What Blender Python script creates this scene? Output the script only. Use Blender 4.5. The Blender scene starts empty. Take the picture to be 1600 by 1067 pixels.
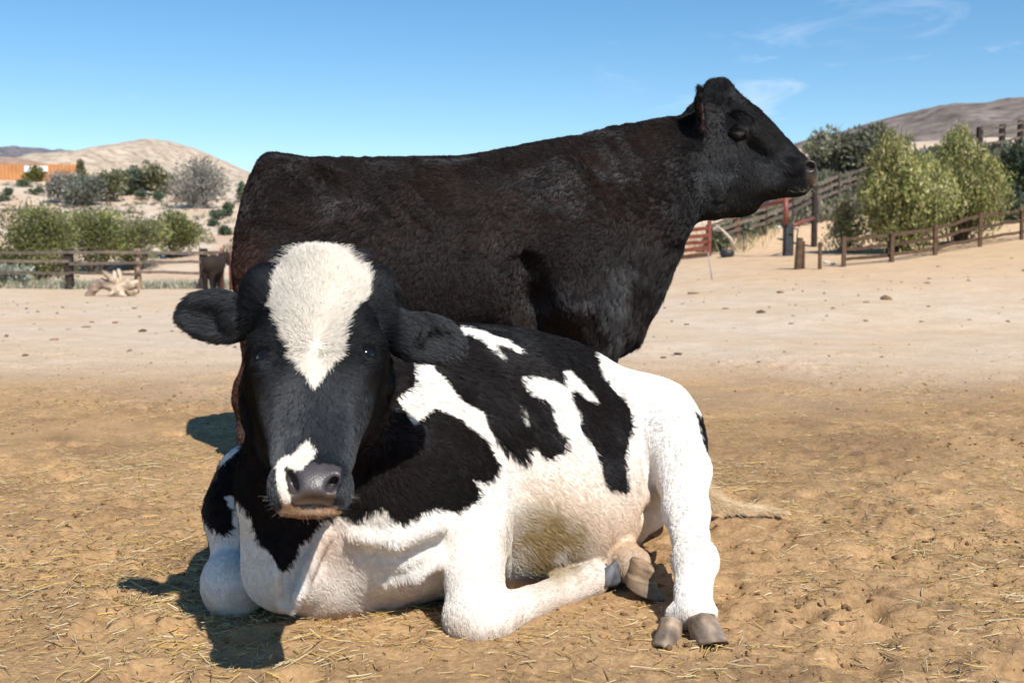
import bpy, math, random
import numpy as np
from mathutils import Vector, Matrix

random.seed(7)
rng = np.random.default_rng(7)
sc = bpy.context.scene
COL = sc.collection

# ------------------------------------------------------------------ camera, sky, sun, exposure
FPX = 1750.0                       # focal length in pixels of the 1600 px wide photograph
PITCH = math.radians(4.04)
CAM_H = 0.90
cam_data = bpy.data.cameras.new('camera')
cam_data.sensor_width = 36.0
cam_data.lens = 36.0 * FPX / 1600.0
cam_data.clip_start = 0.05
cam_data.clip_end = 30000.0
cam_data.dof.use_dof = True
cam_data.dof.focus_distance = 3.0
cam_data.dof.aperture_fstop = 5.8
cam = bpy.data.objects.new('camera', cam_data)
cam.location = (0, 0, CAM_H)
cam.rotation_euler = (math.pi / 2 - PITCH, 0, 0)
COL.objects.link(cam)
sc.camera = cam

# the light travels (-0.45, 0.85, -1): the sun stands behind the photographer's right shoulder
LIGHT = Vector((-0.47, 0.82, -1.0)).normalized()
SUN_EL = math.asin(-LIGHT.z)
SUN_AZ = math.atan2(-LIGHT.x, -LIGHT.y)          # clockwise from +Y
world = bpy.data.worlds.new('World')
sc.world = world
world.use_nodes = True
wn = world.node_tree
wn.nodes.clear()
w_out = wn.nodes.new('ShaderNodeOutputWorld')
w_bg = wn.nodes.new('ShaderNodeBackground')
w_sky = wn.nodes.new('ShaderNodeTexSky')
w_sky.sky_type = 'NISHITA'
w_sky.sun_disc = False
w_sky.sun_elevation = SUN_EL
w_sky.sun_rotation = SUN_AZ
w_sky.altitude = 900.0
w_sky.air_density = 1.0
w_sky.dust_density = 0.1
w_sky.ozone_density = 1.6
w_bg.inputs['Strength'].default_value = 0.088
# thin cirrus, placed by direction in the sky
w_tc = wn.nodes.new('ShaderNodeTexCoord')
w_sat = wn.nodes.new('ShaderNodeHueSaturation')
w_sat.inputs['Saturation'].default_value = 1.28
w_sat.inputs['Value'].default_value = 1.0
w_sat.inputs['Hue'].default_value = 0.496
wn.links.new(w_sky.outputs[0], w_sat.inputs['Color'])
w_map = wn.nodes.new('ShaderNodeMapping')
w_map.inputs['Scale'].default_value = (5.0, 5.0, 22.0)
w_map.inputs['Rotation'].default_value = (0.0, 0.35, 0.0)
w_noise = wn.nodes.new('ShaderNodeTexNoise')
w_noise.inputs['Scale'].default_value = 1.6
w_noise.inputs['Detail'].default_value = 9.0
w_noise.inputs['Roughness'].default_value = 0.62
w_noise.inputs['Distortion'].default_value = 0.9
w_big = wn.nodes.new('ShaderNodeTexNoise')
w_big.inputs['Scale'].default_value = 4.2
w_big.inputs['Detail'].default_value = 2.0
w_r1 = wn.nodes.new('ShaderNodeMapRange')
w_r1.inputs['From Min'].default_value = 0.54
w_r1.inputs['From Max'].default_value = 0.78
w_r2 = wn.nodes.new('ShaderNodeMapRange')
w_r2.inputs['From Min'].default_value = 0.55
w_r2.inputs['From Max'].default_value = 0.68
w_mul = wn.nodes.new('ShaderNodeMath'); w_mul.operation = 'MULTIPLY'
w_mul2 = wn.nodes.new('ShaderNodeMath'); w_mul2.operation = 'MULTIPLY'
w_mul2.inputs[1].default_value = 0.5
w_mix = wn.nodes.new('ShaderNodeMixRGB')
w_mix.inputs['Color2'].default_value = (7.5, 7.9, 8.4, 1)
wn.links.new(w_tc.outputs['Generated'], w_map.inputs['Vector'])
wn.links.new(w_map.outputs[0], w_noise.inputs['Vector'])
w_off = wn.nodes.new('ShaderNodeVectorMath'); w_off.operation = 'ADD'
w_off.inputs[1].default_value = (2.764685, 0.289532, -1.937523)
wn.links.new(w_tc.outputs['Generated'], w_off.inputs[0])
wn.links.new(w_off.outputs[0], w_big.inputs['Vector'])
wn.links.new(w_noise.outputs['Fac'], w_r1.inputs['Value'])
wn.links.new(w_big.outputs['Fac'], w_r2.inputs['Value'])
wn.links.new(w_r1.outputs[0], w_mul.inputs[0])
wn.links.new(w_r2.outputs[0], w_mul.inputs[1])
wn.links.new(w_mul.outputs[0], w_mul2.inputs[0])
wn.links.new(w_mul2.outputs[0], w_mix.inputs['Fac'])
wn.links.new(w_sat.outputs[0], w_mix.inputs['Color1'])
wn.links.new(w_mix.outputs[0], w_bg.inputs['Color'])
wn.links.new(w_bg.outputs[0], w_out.inputs['Surface'])

sun_data = bpy.data.lights.new('sun', 'SUN')
sun_data.energy = 4.0
sun_data.angle = math.radians(0.53)
sun_data.color = (1.0, 0.95, 0.87)
sun = bpy.data.objects.new('sun', sun_data)
sun.location = (6, -10, 14)
sun.rotation_euler = LIGHT.to_track_quat('-Z', 'Y').to_euler()
COL.objects.link(sun)

sc.view_settings.view_transform = 'Standard'
sc.view_settings.look = 'None'
sc.view_settings.gamma = 1.0
sc.view_settings.exposure = 0.68
sc.view_settings.use_curve_mapping = False
sc.render.engine = 'CYCLES'
sc.cycles.max_bounces = 6
sc.cycles.transparent_max_bounces = 6
sc.cycles_curves.shape = 'RIBBONS'
sc.cycles_curves.subdivisions = 2

# ------------------------------------------------------------------ measuring helpers
SP, CP = math.sin(PITCH), math.cos(PITCH)
def ray(px, py):
    u = (px - 800.0) / FPX
    v = (533.5 - py) / FPX
    return np.array([u, CP + v * SP, v * CP - SP])
def at(px, py, y):
    """the point that stands y metres in front of the camera's position, seen at that place"""
    d = ray(px, py)
    return np.array([0, 0, CAM_H]) + d * (y / d[1])
def pix(P):
    P = np.asarray(P, float)
    z = P[..., 2] - CAM_H
    f = P[..., 1] * CP - z * SP
    up = P[..., 1] * SP + z * CP
    return 800 + FPX * P[..., 0] / f, 533.5 - FPX * up / f
def ppm(y):
    return FPX / y
def norm(v):
    v = np.asarray(v, float)
    return v / (np.linalg.norm(v, axis=-1, keepdims=True) + 1e-12)
def smooth(x, a, b):
    t = np.clip((np.asarray(x, float) - a) / (b - a), 0, 1)
    return t * t * (3 - 2 * t)

def _hash(ix, iy, iz, seed):
    h = (ix.astype(np.uint32) * np.uint32(374761393) + iy.astype(np.uint32) * np.uint32(668265263)
         + iz.astype(np.uint32) * np.uint32(2147483647) + np.uint32((seed * 1274126177) & 0xffffffff))
    h = (h ^ (h >> np.uint32(13))) * np.uint32(1274126177)
    h = (h ^ (h >> np.uint32(16))) * np.uint32(2246822519)
    h = h ^ (h >> np.uint32(15))
    return h.astype(np.float32) / np.float32(4294967295.0)
def vnoise(P, freq=1.0, seed=0):
    """value noise 0..1 on points (n,3)"""
    p = np.asarray(P, np.float32) * np.float32(freq) + np.float32(1000.0)
    i = np.floor(p).astype(np.int64)
    f = p - i
    u = f * f * (3 - 2 * f)
    out = 0
    for dx in (0, 1):
        wx = u[:, 0] if dx else 1 - u[:, 0]
        for dy in (0, 1):
            wy = u[:, 1] if dy else 1 - u[:, 1]
            for dz in (0, 1):
                wz = u[:, 2] if dz else 1 - u[:, 2]
                out = out + wx * wy * wz * _hash(i[:, 0] + dx, i[:, 1] + dy, i[:, 2] + dz, seed)
    return out
def fbm(P, freq, octv=4, seed=0, gain=0.5):
    a, s, t = 1.0, 0.0, 0.0
    for o in range(octv):
        s = s + a * (vnoise(P, freq * 2 ** o, seed + o * 17) - 0.5)
        t += a
        a *= gain
    return s / t * 2.0                     # about -1..1

# ------------------------------------------------------------------ object helpers
def tag(o, label=None, cat=None, group=None, kind=None):
    if label: o['label'] = label
    if cat: o['category'] = cat
    if group: o['group'] = group
    if kind: o['kind'] = kind
    return o
def empty(name, loc, label=None, cat=None, group=None):
    o = bpy.data.objects.new(name, None)
    o.location = tuple(loc)
    o.empty_display_size = 0.2
    COL.objects.link(o)
    return tag(o, label, cat, group)
def link(name, data, parent=None, mat=None):
    """an object whose data is in world coordinates"""
    o = bpy.data.objects.new(name, data)
    COL.objects.link(o)
    if mat is not None and not data.materials:
        data.materials.append(mat)
    if parent is not None:
        o.parent = parent
        o.matrix_parent_inverse = Matrix.Translation(-parent.location) if parent.parent is None else Matrix.Identity(4)
    return o
def mesh(name, V, Fc, smooth_shade=False, col=None, skin=None):
    me = bpy.data.meshes.new(name)
    V = np.asarray(V, np.float32)
    if isinstance(Fc, np.ndarray) and Fc.ndim == 2:
        n, k = Fc.shape
        me.vertices.add(len(V)); me.vertices.foreach_set('co', V.ravel())
        me.loops.add(n * k); me.loops.foreach_set('vertex_index', Fc.astype(np.int32).ravel())
        me.polygons.add(n)
        me.polygons.foreach_set('loop_start', np.arange(0, n * k, k, dtype=np.int32))
        me.update(calc_edges=True)
    else:
        me.from_pydata([tuple(v) for v in V.tolist()], [], [tuple(f) for f in Fc])
        me.update()
    if smooth_shade:
        me.polygons.foreach_set('use_smooth', np.ones(len(me.polygons), bool))
    if col is not None:
        a = me.color_attributes.new('Col', 'FLOAT_COLOR', 'POINT')
        c = np.ones((len(V), 4), np.float32); c[:, :3] = col
        a.data.foreach_set('color', c.ravel())
    if skin is not None:
        a = me.attributes.new('skin', 'FLOAT', 'POINT')
        a.data.foreach_set('value', np.asarray(skin, np.float32))
    return me

class MB:
    """collects shapes for one mesh"""
    def __init__(s): s.V = []; s.F = []; s.C = []
    def add(s, V, Fc, c=None):
        o = sum(len(v) for v in s.V)
        V = np.asarray(V, float)
        s.V.append(V); s.F += [tuple(int(i) + o for i in f) for f in Fc]
        s.C.append(np.tile(np.array(c if c is not None else (0.5, 0.5, 0.5), float), (len(V), 1)))
    def box(s, c, h, R=None, bevel=0.0, c_=None):
        """box with chamfered vertical-run edges; c centre, h half sizes, R 3x3 axes as rows"""
        hx, hy, hz = h
        b = min(bevel, hx * 0.6, hy * 0.6, hz * 0.6)
        R = np.eye(3) if R is None else np.asarray(R, float)
        if b <= 0:
            L = np.array([[x, y, z] for x in (-hx, hx) for y in (-hy, hy) for z in (-hz, hz)])
            Fc = [(0, 1, 3, 2), (4, 6, 7, 5), (0, 4, 5, 1), (2, 3, 7, 6), (0, 2, 6, 4), (1, 5, 7, 3)]
        else:
            ring = [(-hx + b, -hy), (hx - b, -hy), (hx, -hy + b), (hx, hy - b), (hx - b, hy), (-hx + b, hy), (-hx, hy - b), (-hx, -hy + b)]
            L = [(x, y, -hz) for x, y in ring] + [(x, y, hz - b) for x, y in ring] + [(x * (1 - b / hx), y * (1 - b / hy), hz) for x, y in ring]
            L = np.array(L)
            Fc = [tuple(range(7, -1, -1)), tuple(range(16, 24))]
            for r in (0, 8):
                for i in range(8):
                    j = (i + 1) % 8
                    Fc.append((r + i, r + j, r + 8 + j, r + 8 + i))
        s.add(L @ R + np.asarray(c, float), Fc, c_)
        return s
    def tube(s, pts, rad, sides=6, c_=None, cap=True):
        pts = np.asarray(pts, float)
        n = len(pts)
        rad = np.full(n, rad, float) if np.isscalar(rad) else np.asarray(rad, float)
        T = np.gradient(pts, axis=0)
        T = norm(T)
        ref = np.array([0, 0, 1.0]) if abs(T[0][2]) < 0.9 else np.array([1.0, 0, 0])
        V = []
        for i in range(n):
            a = norm(np.cross(T[i], ref)); b = np.cross(T[i], a)
            for k in range(sides):
                an = 2 * math.pi * k / sides
                V.append(pts[i] + rad[i] * (math.cos(an) * a + math.sin(an) * b))
        Fc = []
        for i in range(n - 1):
            for k in range(sides):
                k2 = (k + 1) % sides
                Fc.append((i * sides + k, i * sides + k2, (i + 1) * sides + k2, (i + 1) * sides + k))
        if cap:
            Fc.append(tuple(range(sides - 1, -1, -1)))
            Fc.append(tuple((n - 1) * sides + k for k in range(sides)))
        s.add(V, Fc, c_)
        return s
    def build(s, name, mat, parent=None, smooth_shade=False):
        me = mesh(name, np.concatenate(s.V), s.F, smooth_shade, np.concatenate(s.C))
        return link(name, me, parent, mat)

# ------------------------------------------------------------------ materials
def new_mat(name):
    m = bpy.data.materials.new(name)
    m.use_nodes = True
    nt = m.node_tree
    return m, nt, nt.nodes['Principled BSDF']
def set_in(b, **kw):
    for k, v in kw.items():
        k = k.replace('_', ' ')
        if k in b.inputs:
            b.inputs[k].default_value = v
def noisy_mat(name, c1, c2, scale=8.0, rough=0.8, bump=0.0, bump_scale=30.0, detail=6.0, stretch=(1, 1, 1), spec=0.3):
    m, nt, b = new_mat(name)
    tc = nt.nodes.new('ShaderNodeTexCoord')
    mp = nt.nodes.new('ShaderNodeMapping'); mp.inputs['Scale'].default_value = stretch
    nz = nt.nodes.new('ShaderNodeTexNoise'); nz.inputs['Scale'].default_value = scale; nz.inputs['Detail'].default_value = detail
    nz.inputs['Roughness'].default_value = 0.65
    cr = nt.nodes.new('ShaderNodeValToRGB')
    cr.color_ramp.elements[0].position = 0.33; cr.color_ramp.elements[0].color = (*c1, 1)
    cr.color_ramp.elements[1].position = 0.68; cr.color_ramp.elements[1].color = (*c2, 1)
    nt.links.new(tc.outputs['Object'], mp.inputs[0]); nt.links.new(mp.outputs[0], nz.inputs['Vector'])
    nt.links.new(nz.outputs['Fac'], cr.inputs[0]); nt.links.new(cr.outputs[0], b.inputs['Base Color'])
    set_in(b, Roughness=rough, Specular_IOR_Level=spec)
    if bump:
        n2 = nt.nodes.new('ShaderNodeTexNoise'); n2.inputs['Scale'].default_value = bump_scale; n2.inputs['Detail'].default_value = 6
        bp = nt.nodes.new('ShaderNodeBump'); bp.inputs['Strength'].default_value = bump; bp.inputs['Distance'].default_value = 0.02
        nt.links.new(mp.outputs[0], n2.inputs['Vector']); nt.links.new(n2.outputs['Fac'], bp.inputs['Height']); nt.links.new(bp.outputs[0], b.inputs['Normal'])
    return m
def attr_mat(name, rough=0.7, spec=0.3, var=0.25, scale=20.0, trans=0.0, wet=False, bump=0.0):
    """colour from the 'Col' attribute, broken up by fine noise"""
    m, nt, b = new_mat(name)
    at_ = nt.nodes.new('ShaderNodeAttribute'); at_.attribute_name = 'Col'
    if var:
        tc = nt.nodes.new('ShaderNodeTexCoord')
        nz = nt.nodes.new('ShaderNodeTexNoise'); nz.inputs['Scale'].default_value = scale; nz.inputs['Detail'].default_value = 5
        mr = nt.nodes.new('ShaderNodeMapRange')
        mr.inputs['From Min'].default_value = 0.25; mr.inputs['From Max'].default_value = 0.75
        mr.inputs['To Min'].default_value = 1 - var; mr.inputs['To Max'].default_value = 1 + var
        mu = nt.nodes.new('ShaderNodeVectorMath'); mu.operation = 'SCALE'
        nt.links.new(tc.outputs['Object'], nz.inputs['Vector']); nt.links.new(nz.outputs['Fac'], mr.inputs['Value'])
        nt.links.new(at_.outputs['Color'], mu.inputs[0]); nt.links.new(mr.outputs[0], mu.inputs['Scale'])
        nt.links.new(mu.outputs[0], b.inputs['Base Color'])
        if bump:
            bp = nt.nodes.new('ShaderNodeBump'); bp.inputs['Strength'].default_value = bump; bp.inputs['Distance'].default_value = 0.01
            nt.links.new(nz.outputs['Fac'], bp.inputs['Height']); nt.links.new(bp.outputs[0], b.inputs['Normal'])
    else:
        nt.links.new(at_.outputs['Color'], b.inputs['Base Color'])
    set_in(b, Roughness=rough, Specular_IOR_Level=spec)
    if trans:
        tr = nt.nodes.new('ShaderNodeBsdfTranslucent')
        mx = nt.nodes.new('ShaderNodeMixShader'); mx.inputs[0].default_value = trans
        nt.links.new(at_.outputs['Color'], tr.inputs['Color'])
        nt.links.new(b.outputs[0], mx.inputs[1]); nt.links.new(tr.outputs[0], mx.inputs[2])
        nt.links.new(mx.outputs[0], nt.nodes['Material Output'].inputs['Surface'])
    if wet:
        sk = nt.nodes.new('ShaderNodeAttribute'); sk.attribute_name = 'skin'
        mr2 = nt.nodes.new('ShaderNodeMapRange'); mr2.inputs['To Min'].default_value = rough; mr2.inputs['To Max'].default_value = 0.40
        ms = nt.nodes.new('ShaderNodeMapRange'); ms.inputs['To Min'].default_value = spec; ms.inputs['To Max'].default_value = 0.4
        nt.links.new(sk.outputs['Fac'], ms.inputs['Value']); nt.links.new(ms.outputs[0], b.inputs['Specular IOR Level'])
        nt.links.new(sk.outputs['Fac'], mr2.inputs['Value']); nt.links.new(mr2.outputs[0], b.inputs['Roughness'])
        vo = nt.nodes.new('ShaderNodeTexVoronoi'); vo.inputs['Scale'].default_value = 260.0
        mm = nt.nodes.new('ShaderNodeMath'); mm.operation = 'MULTIPLY'
        tc2 = nt.nodes.new('ShaderNodeTexCoord')
        nt.links.new(tc2.outputs['Object'], vo.inputs['Vector'])
        nt.links.new(vo.outputs['Distance'], mm.inputs[0]); nt.links.new(sk.outputs['Fac'], mm.inputs[1])
        bp2 = nt.nodes.new('ShaderNodeBump'); bp2.inputs['Strength'].default_value = 0.18; bp2.inputs['Distance'].default_value = 0.002
        nt.links.new(mm.outputs[0], bp2.inputs['Height']); nt.links.new(bp2.outputs[0], b.inputs['Normal'])
    return m
M = {}
M['hide'] = attr_mat('animal_hide', rough=0.85, spec=0.06, var=0.18, scale=60.0, wet=True)
def fur_mat(name, gloss):
    m, nt, b = new_mat(name)
    nt.nodes.remove(b)
    at_ = nt.nodes.new('ShaderNodeAttribute'); at_.attribute_name = 'Col'
    df = nt.nodes.new('ShaderNodeBsdfDiffuse')
    hr = nt.nodes.new('ShaderNodeBsdfHair'); hr.component = 'Reflection'
    hr.inputs['Offset'].default_value = math.radians(4); hr.inputs['RoughnessU'].default_value = 0.22; hr.inputs['RoughnessV'].default_value = 0.55
    hr.inputs['Color'].default_value = (0.92, 0.95, 1.0, 1)
    mx = nt.nodes.new('ShaderNodeMixShader'); mx.inputs[0].default_value = gloss
    nt.links.new(at_.outputs['Color'], df.inputs['Color'])
    nt.links.new(at_.outputs['Alpha'], mx.inputs[0])
    nt.links.new(df.outputs[0], mx.inputs[1]); nt.links.new(hr.outputs[0], mx.inputs[2])
    nt.links.new(mx.outputs[0], nt.nodes['Material Output'].inputs['Surface'])
    return m
M['fur'] = fur_mat('animal_fur', 0.030)
M['fur_white'] = M['fur']
M['hoof'] = attr_mat('hoof_horn', rough=0.6, spec=0.3, var=0.5, scale=28.0, bump=0.5)
m, nt, b = new_mat('eye_wet'); set_in(b, Base_Color=(0.006, 0.004, 0.004, 1), Roughness=0.10, Specular_IOR_Level=0.4); M['eye'] = m
M['leaf'] = attr_mat('leaf', rough=0.6, spec=0.25, var=0.0, trans=0.3)
M['twig'] = attr_mat('twig_bark', rough=0.85, spec=0.15, var=0.25, scale=9.0)
M['straw'] = attr_mat('straw', rough=0.5, spec=0.35, var=0.0, trans=0.15)
M['clod'] = attr_mat('clod_earth', rough=0.95, spec=0.1, var=0.25, scale=60.0)
M['wood'] = attr_mat('weathered_wood', rough=0.85, spec=0.15, var=0.4, scale=7.0, bump=0.5)
M['metal'] = attr_mat('painted_metal', rough=0.5, spec=0.4, var=0.3, scale=12.0)
M['plain'] = attr_mat('plain_coat', rough=0.8, spec=0.2, var=0.3, scale=25.0)

# ------------------------------------------------------------------ distance fields to one continuous skin
class Field:
    def __init__(s, xs, ys, zs):
        s.ax = [np.asarray(a, np.float32) for a in (xs, ys, zs)]
        s.F = np.full([len(a) for a in s.ax], 0.5, np.float32)
    def sl(s, lo, hi, pad):
        out = []
        for a, l, h in zip(s.ax, lo, hi):
            i0 = int(np.searchsorted(a, l - pad)); i1 = int(np.searchsorted(a, h + pad))
            out.append(slice(max(i0 - 1, 0), min(i1 + 1, len(a))))
        return tuple(out)
    def pts(s, sl):
        return (s.ax[0][sl[0]][:, None, None], s.ax[1][sl[1]][None, :, None], s.ax[2][sl[2]][None, None, :])
    def merge(s, sl, d, k, op):
        f = s.F[sl]
        if op == 'add':
            h = np.maximum(k - np.abs(f - d), 0) / k
            s.F[sl] = np.minimum(f, d) - h * h * (k * 0.25)
        else:
            d = -d
            h = np.maximum(k - np.abs(f - d), 0) / k
            s.F[sl] = np.maximum(f, d) + h * h * (k * 0.25)
    def ell(s, c, r, R=None, k=0.03, op='add'):
        c = np.asarray(c, np.float32); r = np.asarray(r, np.float32)
        R = np.eye(3, dtype=np.float32) if R is None else np.asarray(R, np.float32)   # rows = axes
        ext = np.sqrt(((R * r[:, None]) ** 2).sum(0))
        sl = s.sl(c - ext, c + ext, k + 0.02)
        X, Y, Z = s.pts(sl)
        X, Y, Z = X - c[0], Y - c[1], Z - c[2]
        k0 = 0; k1 = 0
        for i in range(3):
            q = (X * R[i, 0] + Y * R[i, 1] + Z * R[i, 2]) / r[i]
            k0 = k0 + q * q; k1 = k1 + (q / r[i]) ** 2
        k0 = np.sqrt(k0); k1 = np.sqrt(k1) + 1e-6
        s.merge(sl, k0 * (k0 - 1) / k1, k, op)
    def chain(s, P, rad, k=0.03, kin=0.02, op='add'):
        P = np.asarray(P, np.float32)
        rad = np.asarray(rad, np.float32)
        for i in range(len(P) - 1):
            a, b_ = P[i], P[i + 1]
            m_ = max(rad[i], rad[i + 1])
            sl = s.sl(np.minimum(a, b_) - m_, np.maximum(a, b_) + m_, k + 0.02)
            X, Y, Z = s.pts(sl)
            X, Y, Z = X - a[0], Y - a[1], Z - a[2]
            v = b_ - a; L2 = float((v * v).sum()) + 1e-9
            t = np.clip((X * v[0] + Y * v[1] + Z * v[2]) / L2, 0, 1)
            d = np.sqrt((X - t * v[0]) ** 2 + (Y - t * v[1]) ** 2 + (Z - t * v[2]) ** 2) - (rad[i] + t * (rad[i + 1] - rad[i]))
            s.merge(sl, d, k if i == 0 else max(kin, k * 0.6), op)
    def loft(s, O, U, V, W, tab, n=2.2, k=0.05, taper=0.0):
        """tab rows: u, lateral centre, half width, top, bottom (all along U, V, W from O)"""
        O, U, V, W = [np.asarray(a, np.float32) for a in (O, U, V, W)]
        tab = np.asarray(tab, np.float64)
        uu = np.linspace(tab[0, 0], tab[-1, 0], 500)
        g = [catmull(tab[:, 0], tab[:, j], uu).astype(np.float32) for j in range(1, 5)]
        cs = []
        for row in tab:
            for sv in (-1, 1):
                for w in (row[3], row[4]):
                    cs.append(O + U * row[0] + V * (row[1] + sv * row[2]) + W * w)
        cs = np.array(cs)
        sl = s.sl(cs.min(0), cs.max(0), k + 0.02)
        X, Y, Z = s.pts(sl)
        X, Y, Z = X - O[0], Y - O[1], Z - O[2]
        u = X * U[0] + Y * U[1] + Z * U[2]
        v = X * V[0] + Y * V[1] + Z * V[2]
        w = X * W[0] + Y * W[1] + Z * W[2]
        uc = np.clip(u, uu[0], uu[-1])
        fi = (uc - uu[0]) / (uu[-1] - uu[0]) * 499
        i0 = np.minimum(fi.astype(np.int32), 498); fr = (fi - i0).astype(np.float32)
        vc, hw, tp, bt = [a[i0] * (1 - fr) + a[i0 + 1] * fr for a in g]
        hw = np.maximum(hw, 0.004); hh = np.maximum((tp - bt) * 0.5, 0.004); wc = (tp + bt) * 0.5
        if taper:
            hw = hw * (1 - taper * np.clip(.25 - (w - wc) / hh, 0, 1.25) / 1.25)
        av = np.abs(v - vc) / hw; aw = np.abs(w - wc) / hh
        q = (av ** n + aw ** n) ** (1.0 / n) + 1e-6
        gv = (av / q) ** (n - 1) / hw; gw = (aw / q) ** (n - 1) / hh
        d = (q - 1) / np.sqrt(gv * gv + gw * gw + 1e-6)
        d = np.maximum(d, np.abs(u - uc) - 0.004 + 0 * d)
        s.merge(sl, d, k, 'add')
    def probe(s, px, py, y0, y1):
        """first skin point on the sight line through that place"""
        ys_ = np.arange(y0, y1, .002); d = ray(px, py)
        P = np.array([0, 0, CAM_H]) + d[None] * (ys_ / d[1])[:, None]
        I = [np.clip(np.searchsorted(a, P[:, i]), 0, len(a) - 1) for i, a in enumerate(s.ax)]
        v = s.F[I[0], I[1], I[2]]
        h = np.where(v < 0)[0]
        return P[h[0]] if len(h) else P[len(P) // 2]
    def net(s, smooth_it=2):
        F = s.F
        ins = F < 0
        nx, ny, nz = F.shape
        cnt = np.zeros((nx - 1, ny - 1, nz - 1), np.uint8)
        for a in (0, 1):
            for b_ in (0, 1):
                for c in (0, 1):
                    cnt += ins[a:nx - 1 + a, b_:ny - 1 + b_, c:nz - 1 + c]
        act = (cnt > 0) & (cnt < 8)
        idx = np.full(act.shape, -1, np.int32)
        I = np.argwhere(act)
        idx[act] = np.arange(len(I), dtype=np.int32)
        i, j, k = I.T
        corners = [(a, b_, c) for a in (0, 1) for b_ in (0, 1) for c in (0, 1)]
        val = {c: F[i + c[0], j + c[1], k + c[2]] for c in corners}
        acc = np.zeros((len(I), 3), np.float32); n = np.zeros(len(I), np.float32)
        for p in corners:
            for ax in range(3):
                if p[ax] == 0:
                    q = list(p); q[ax] = 1; q = tuple(q)
                    cr = (val[p] < 0) != (val[q] < 0)
                    t = np.where(cr, val[p] / (val[p] - val[q] + 1e-12), 0)
                    pos = np.tile(np.array(p, np.float32), (len(I), 1)); pos[:, ax] += t
                    acc += pos * cr[:, None]; n += cr
        acc /= n[:, None]
        V = np.empty((len(I), 3), np.float32)
        for ax, ii in enumerate((i, j, k)):
            A = s.ax[ax]
            V[:, ax] = A[ii] + acc[:, ax] * (A[ii + 1] - A[ii])
        Q = []
        for ax in range(3):
            o = [(1, 2), (2, 0), (0, 1)][ax]
            a0 = [slice(None)] * 3; a1 = [slice(None)] * 3
            a0[ax] = slice(0, -1); a1[ax] = slice(1, None)
            for m_ in o:
                a0[m_] = slice(1, -1); a1[m_] = slice(1, -1)
            f0, f1 = ins[tuple(a0)], ins[tuple(a1)]
            for flip in (0, 1):
                E = np.argwhere((f0 & ~f1) if not flip else (~f0 & f1))
                if not len(E): continue
                E = E.copy()
                E[:, o[0]] += 1; E[:, o[1]] += 1
                quad = []
                for d0, d1 in ((-1, -1), (0, -1), (0, 0), (-1, 0)):
                    C = E.copy(); C[:, o[0]] += d0; C[:, o[1]] += d1
                    quad.append(idx[C[:, 0], C[:, 1], C[:, 2]])
                quad = np.stack(quad, 1)
                Q.append(quad[:, ::-1] if flip else quad)
        Q = np.concatenate(Q)
        Q = Q[(Q >= 0).all(1)]
        for _ in range(smooth_it):
            S = np.zeros_like(V); n = np.zeros(len(V), np.float32)
            for a in range(4):
                p, q = Q[:, a], Q[:, (a + 1) % 4]
                for c in range(3):
                    S[:, c] += np.bincount(p, V[q, c], len(V)) + np.bincount(q, V[p, c], len(V))
                n += np.bincount(p, minlength=len(V)) + np.bincount(q, minlength=len(V))
            V = V * 0.45 + 0.55 * S / np.maximum(n, 1)[:, None]
        return V, Q
def catmull(x, y, t):
    """monotone cubic through the stations"""
    x = np.asarray(x, float); y = np.asarray(y, float)
    h = np.diff(x); dl = np.diff(y) / h
    m_ = np.zeros(len(x)); m_[0] = dl[0]; m_[-1] = dl[-1]
    for i in range(1, len(x) - 1):
        if dl[i - 1] * dl[i] > 0:
            w1 = 2 * h[i] + h[i - 1]; w2 = h[i] + 2 * h[i - 1]
            m_[i] = (w1 + w2) / (w1 / dl[i - 1] + w2 / dl[i])
    i = np.clip(np.searchsorted(x, t) - 1, 0, len(x) - 2)
    s_ = (t - x[i]) / h[i]
    return ((1 + 2 * s_) * (1 - s_) ** 2 * y[i] + s_ * (1 - s_) ** 2 * h[i] * m_[i]
            + s_ ** 2 * (3 - 2 * s_) * y[i + 1] + s_ ** 2 * (s_ - 1) * h[i] * m_[i + 1])
def vnormals(V, Q):
    n = np.zeros_like(V)
    fn = np.cross(V[Q[:, 2]] - V[Q[:, 0]], V[Q[:, 3]] - V[Q[:, 1]])
    for a in range(4):
        for c in range(3):
            n[:, c] += np.bincount(Q[:, a], fn[:, c], len(V))
    return norm(n)
def in_poly(x, y, poly):
    poly = np.asarray(poly, float)
    ins = np.zeros(len(x), bool)
    lo, hi = poly.min(0), poly.max(0)
    c = np.where((x > lo[0]) & (x < hi[0]) & (y > lo[1]) & (y < hi[1]))[0]
    if not len(c): return ins
    xx, yy = x[c], y[c]; r = np.zeros(len(c), bool)
    for i in range(len(poly)):
        x1, y1 = poly[i]; x2, y2 = poly[i - 1]
        if y1 == y2: continue
        r ^= ((y1 > yy) != (y2 > yy)) & (xx < (x2 - x1) * (yy - y1) / (y2 - y1) + x1)
    ins[c] = r
    return ins
def sample_skin(V, Q, N, dens, n):
    """n roots on the skin, denser where dens (per vertex) is larger"""
    T = np.concatenate([Q[:, [0, 1, 2]], Q[:, [0, 2, 3]]])
    A = np.linalg.norm(np.cross(V[T[:, 1]] - V[T[:, 0]], V[T[:, 2]] - V[T[:, 0]]), axis=1)
    A = A * dens[T].mean(1)
    c = np.cumsum(A); f = np.searchsorted(c, rng.random(n) * c[-1])
    f = np.minimum(f, len(T) - 1)
    a, b_ = rng.random(n), rng.random(n)
    s_ = a + b_ > 1; a[s_], b_[s_] = 1 - a[s_], 1 - b_[s_]
    w = np.stack([1 - a - b_, a, b_], 1)[:, :, None]
    return (V[T[f]] * w).sum(1), norm((N[T[f]] * w).sum(1))
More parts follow.
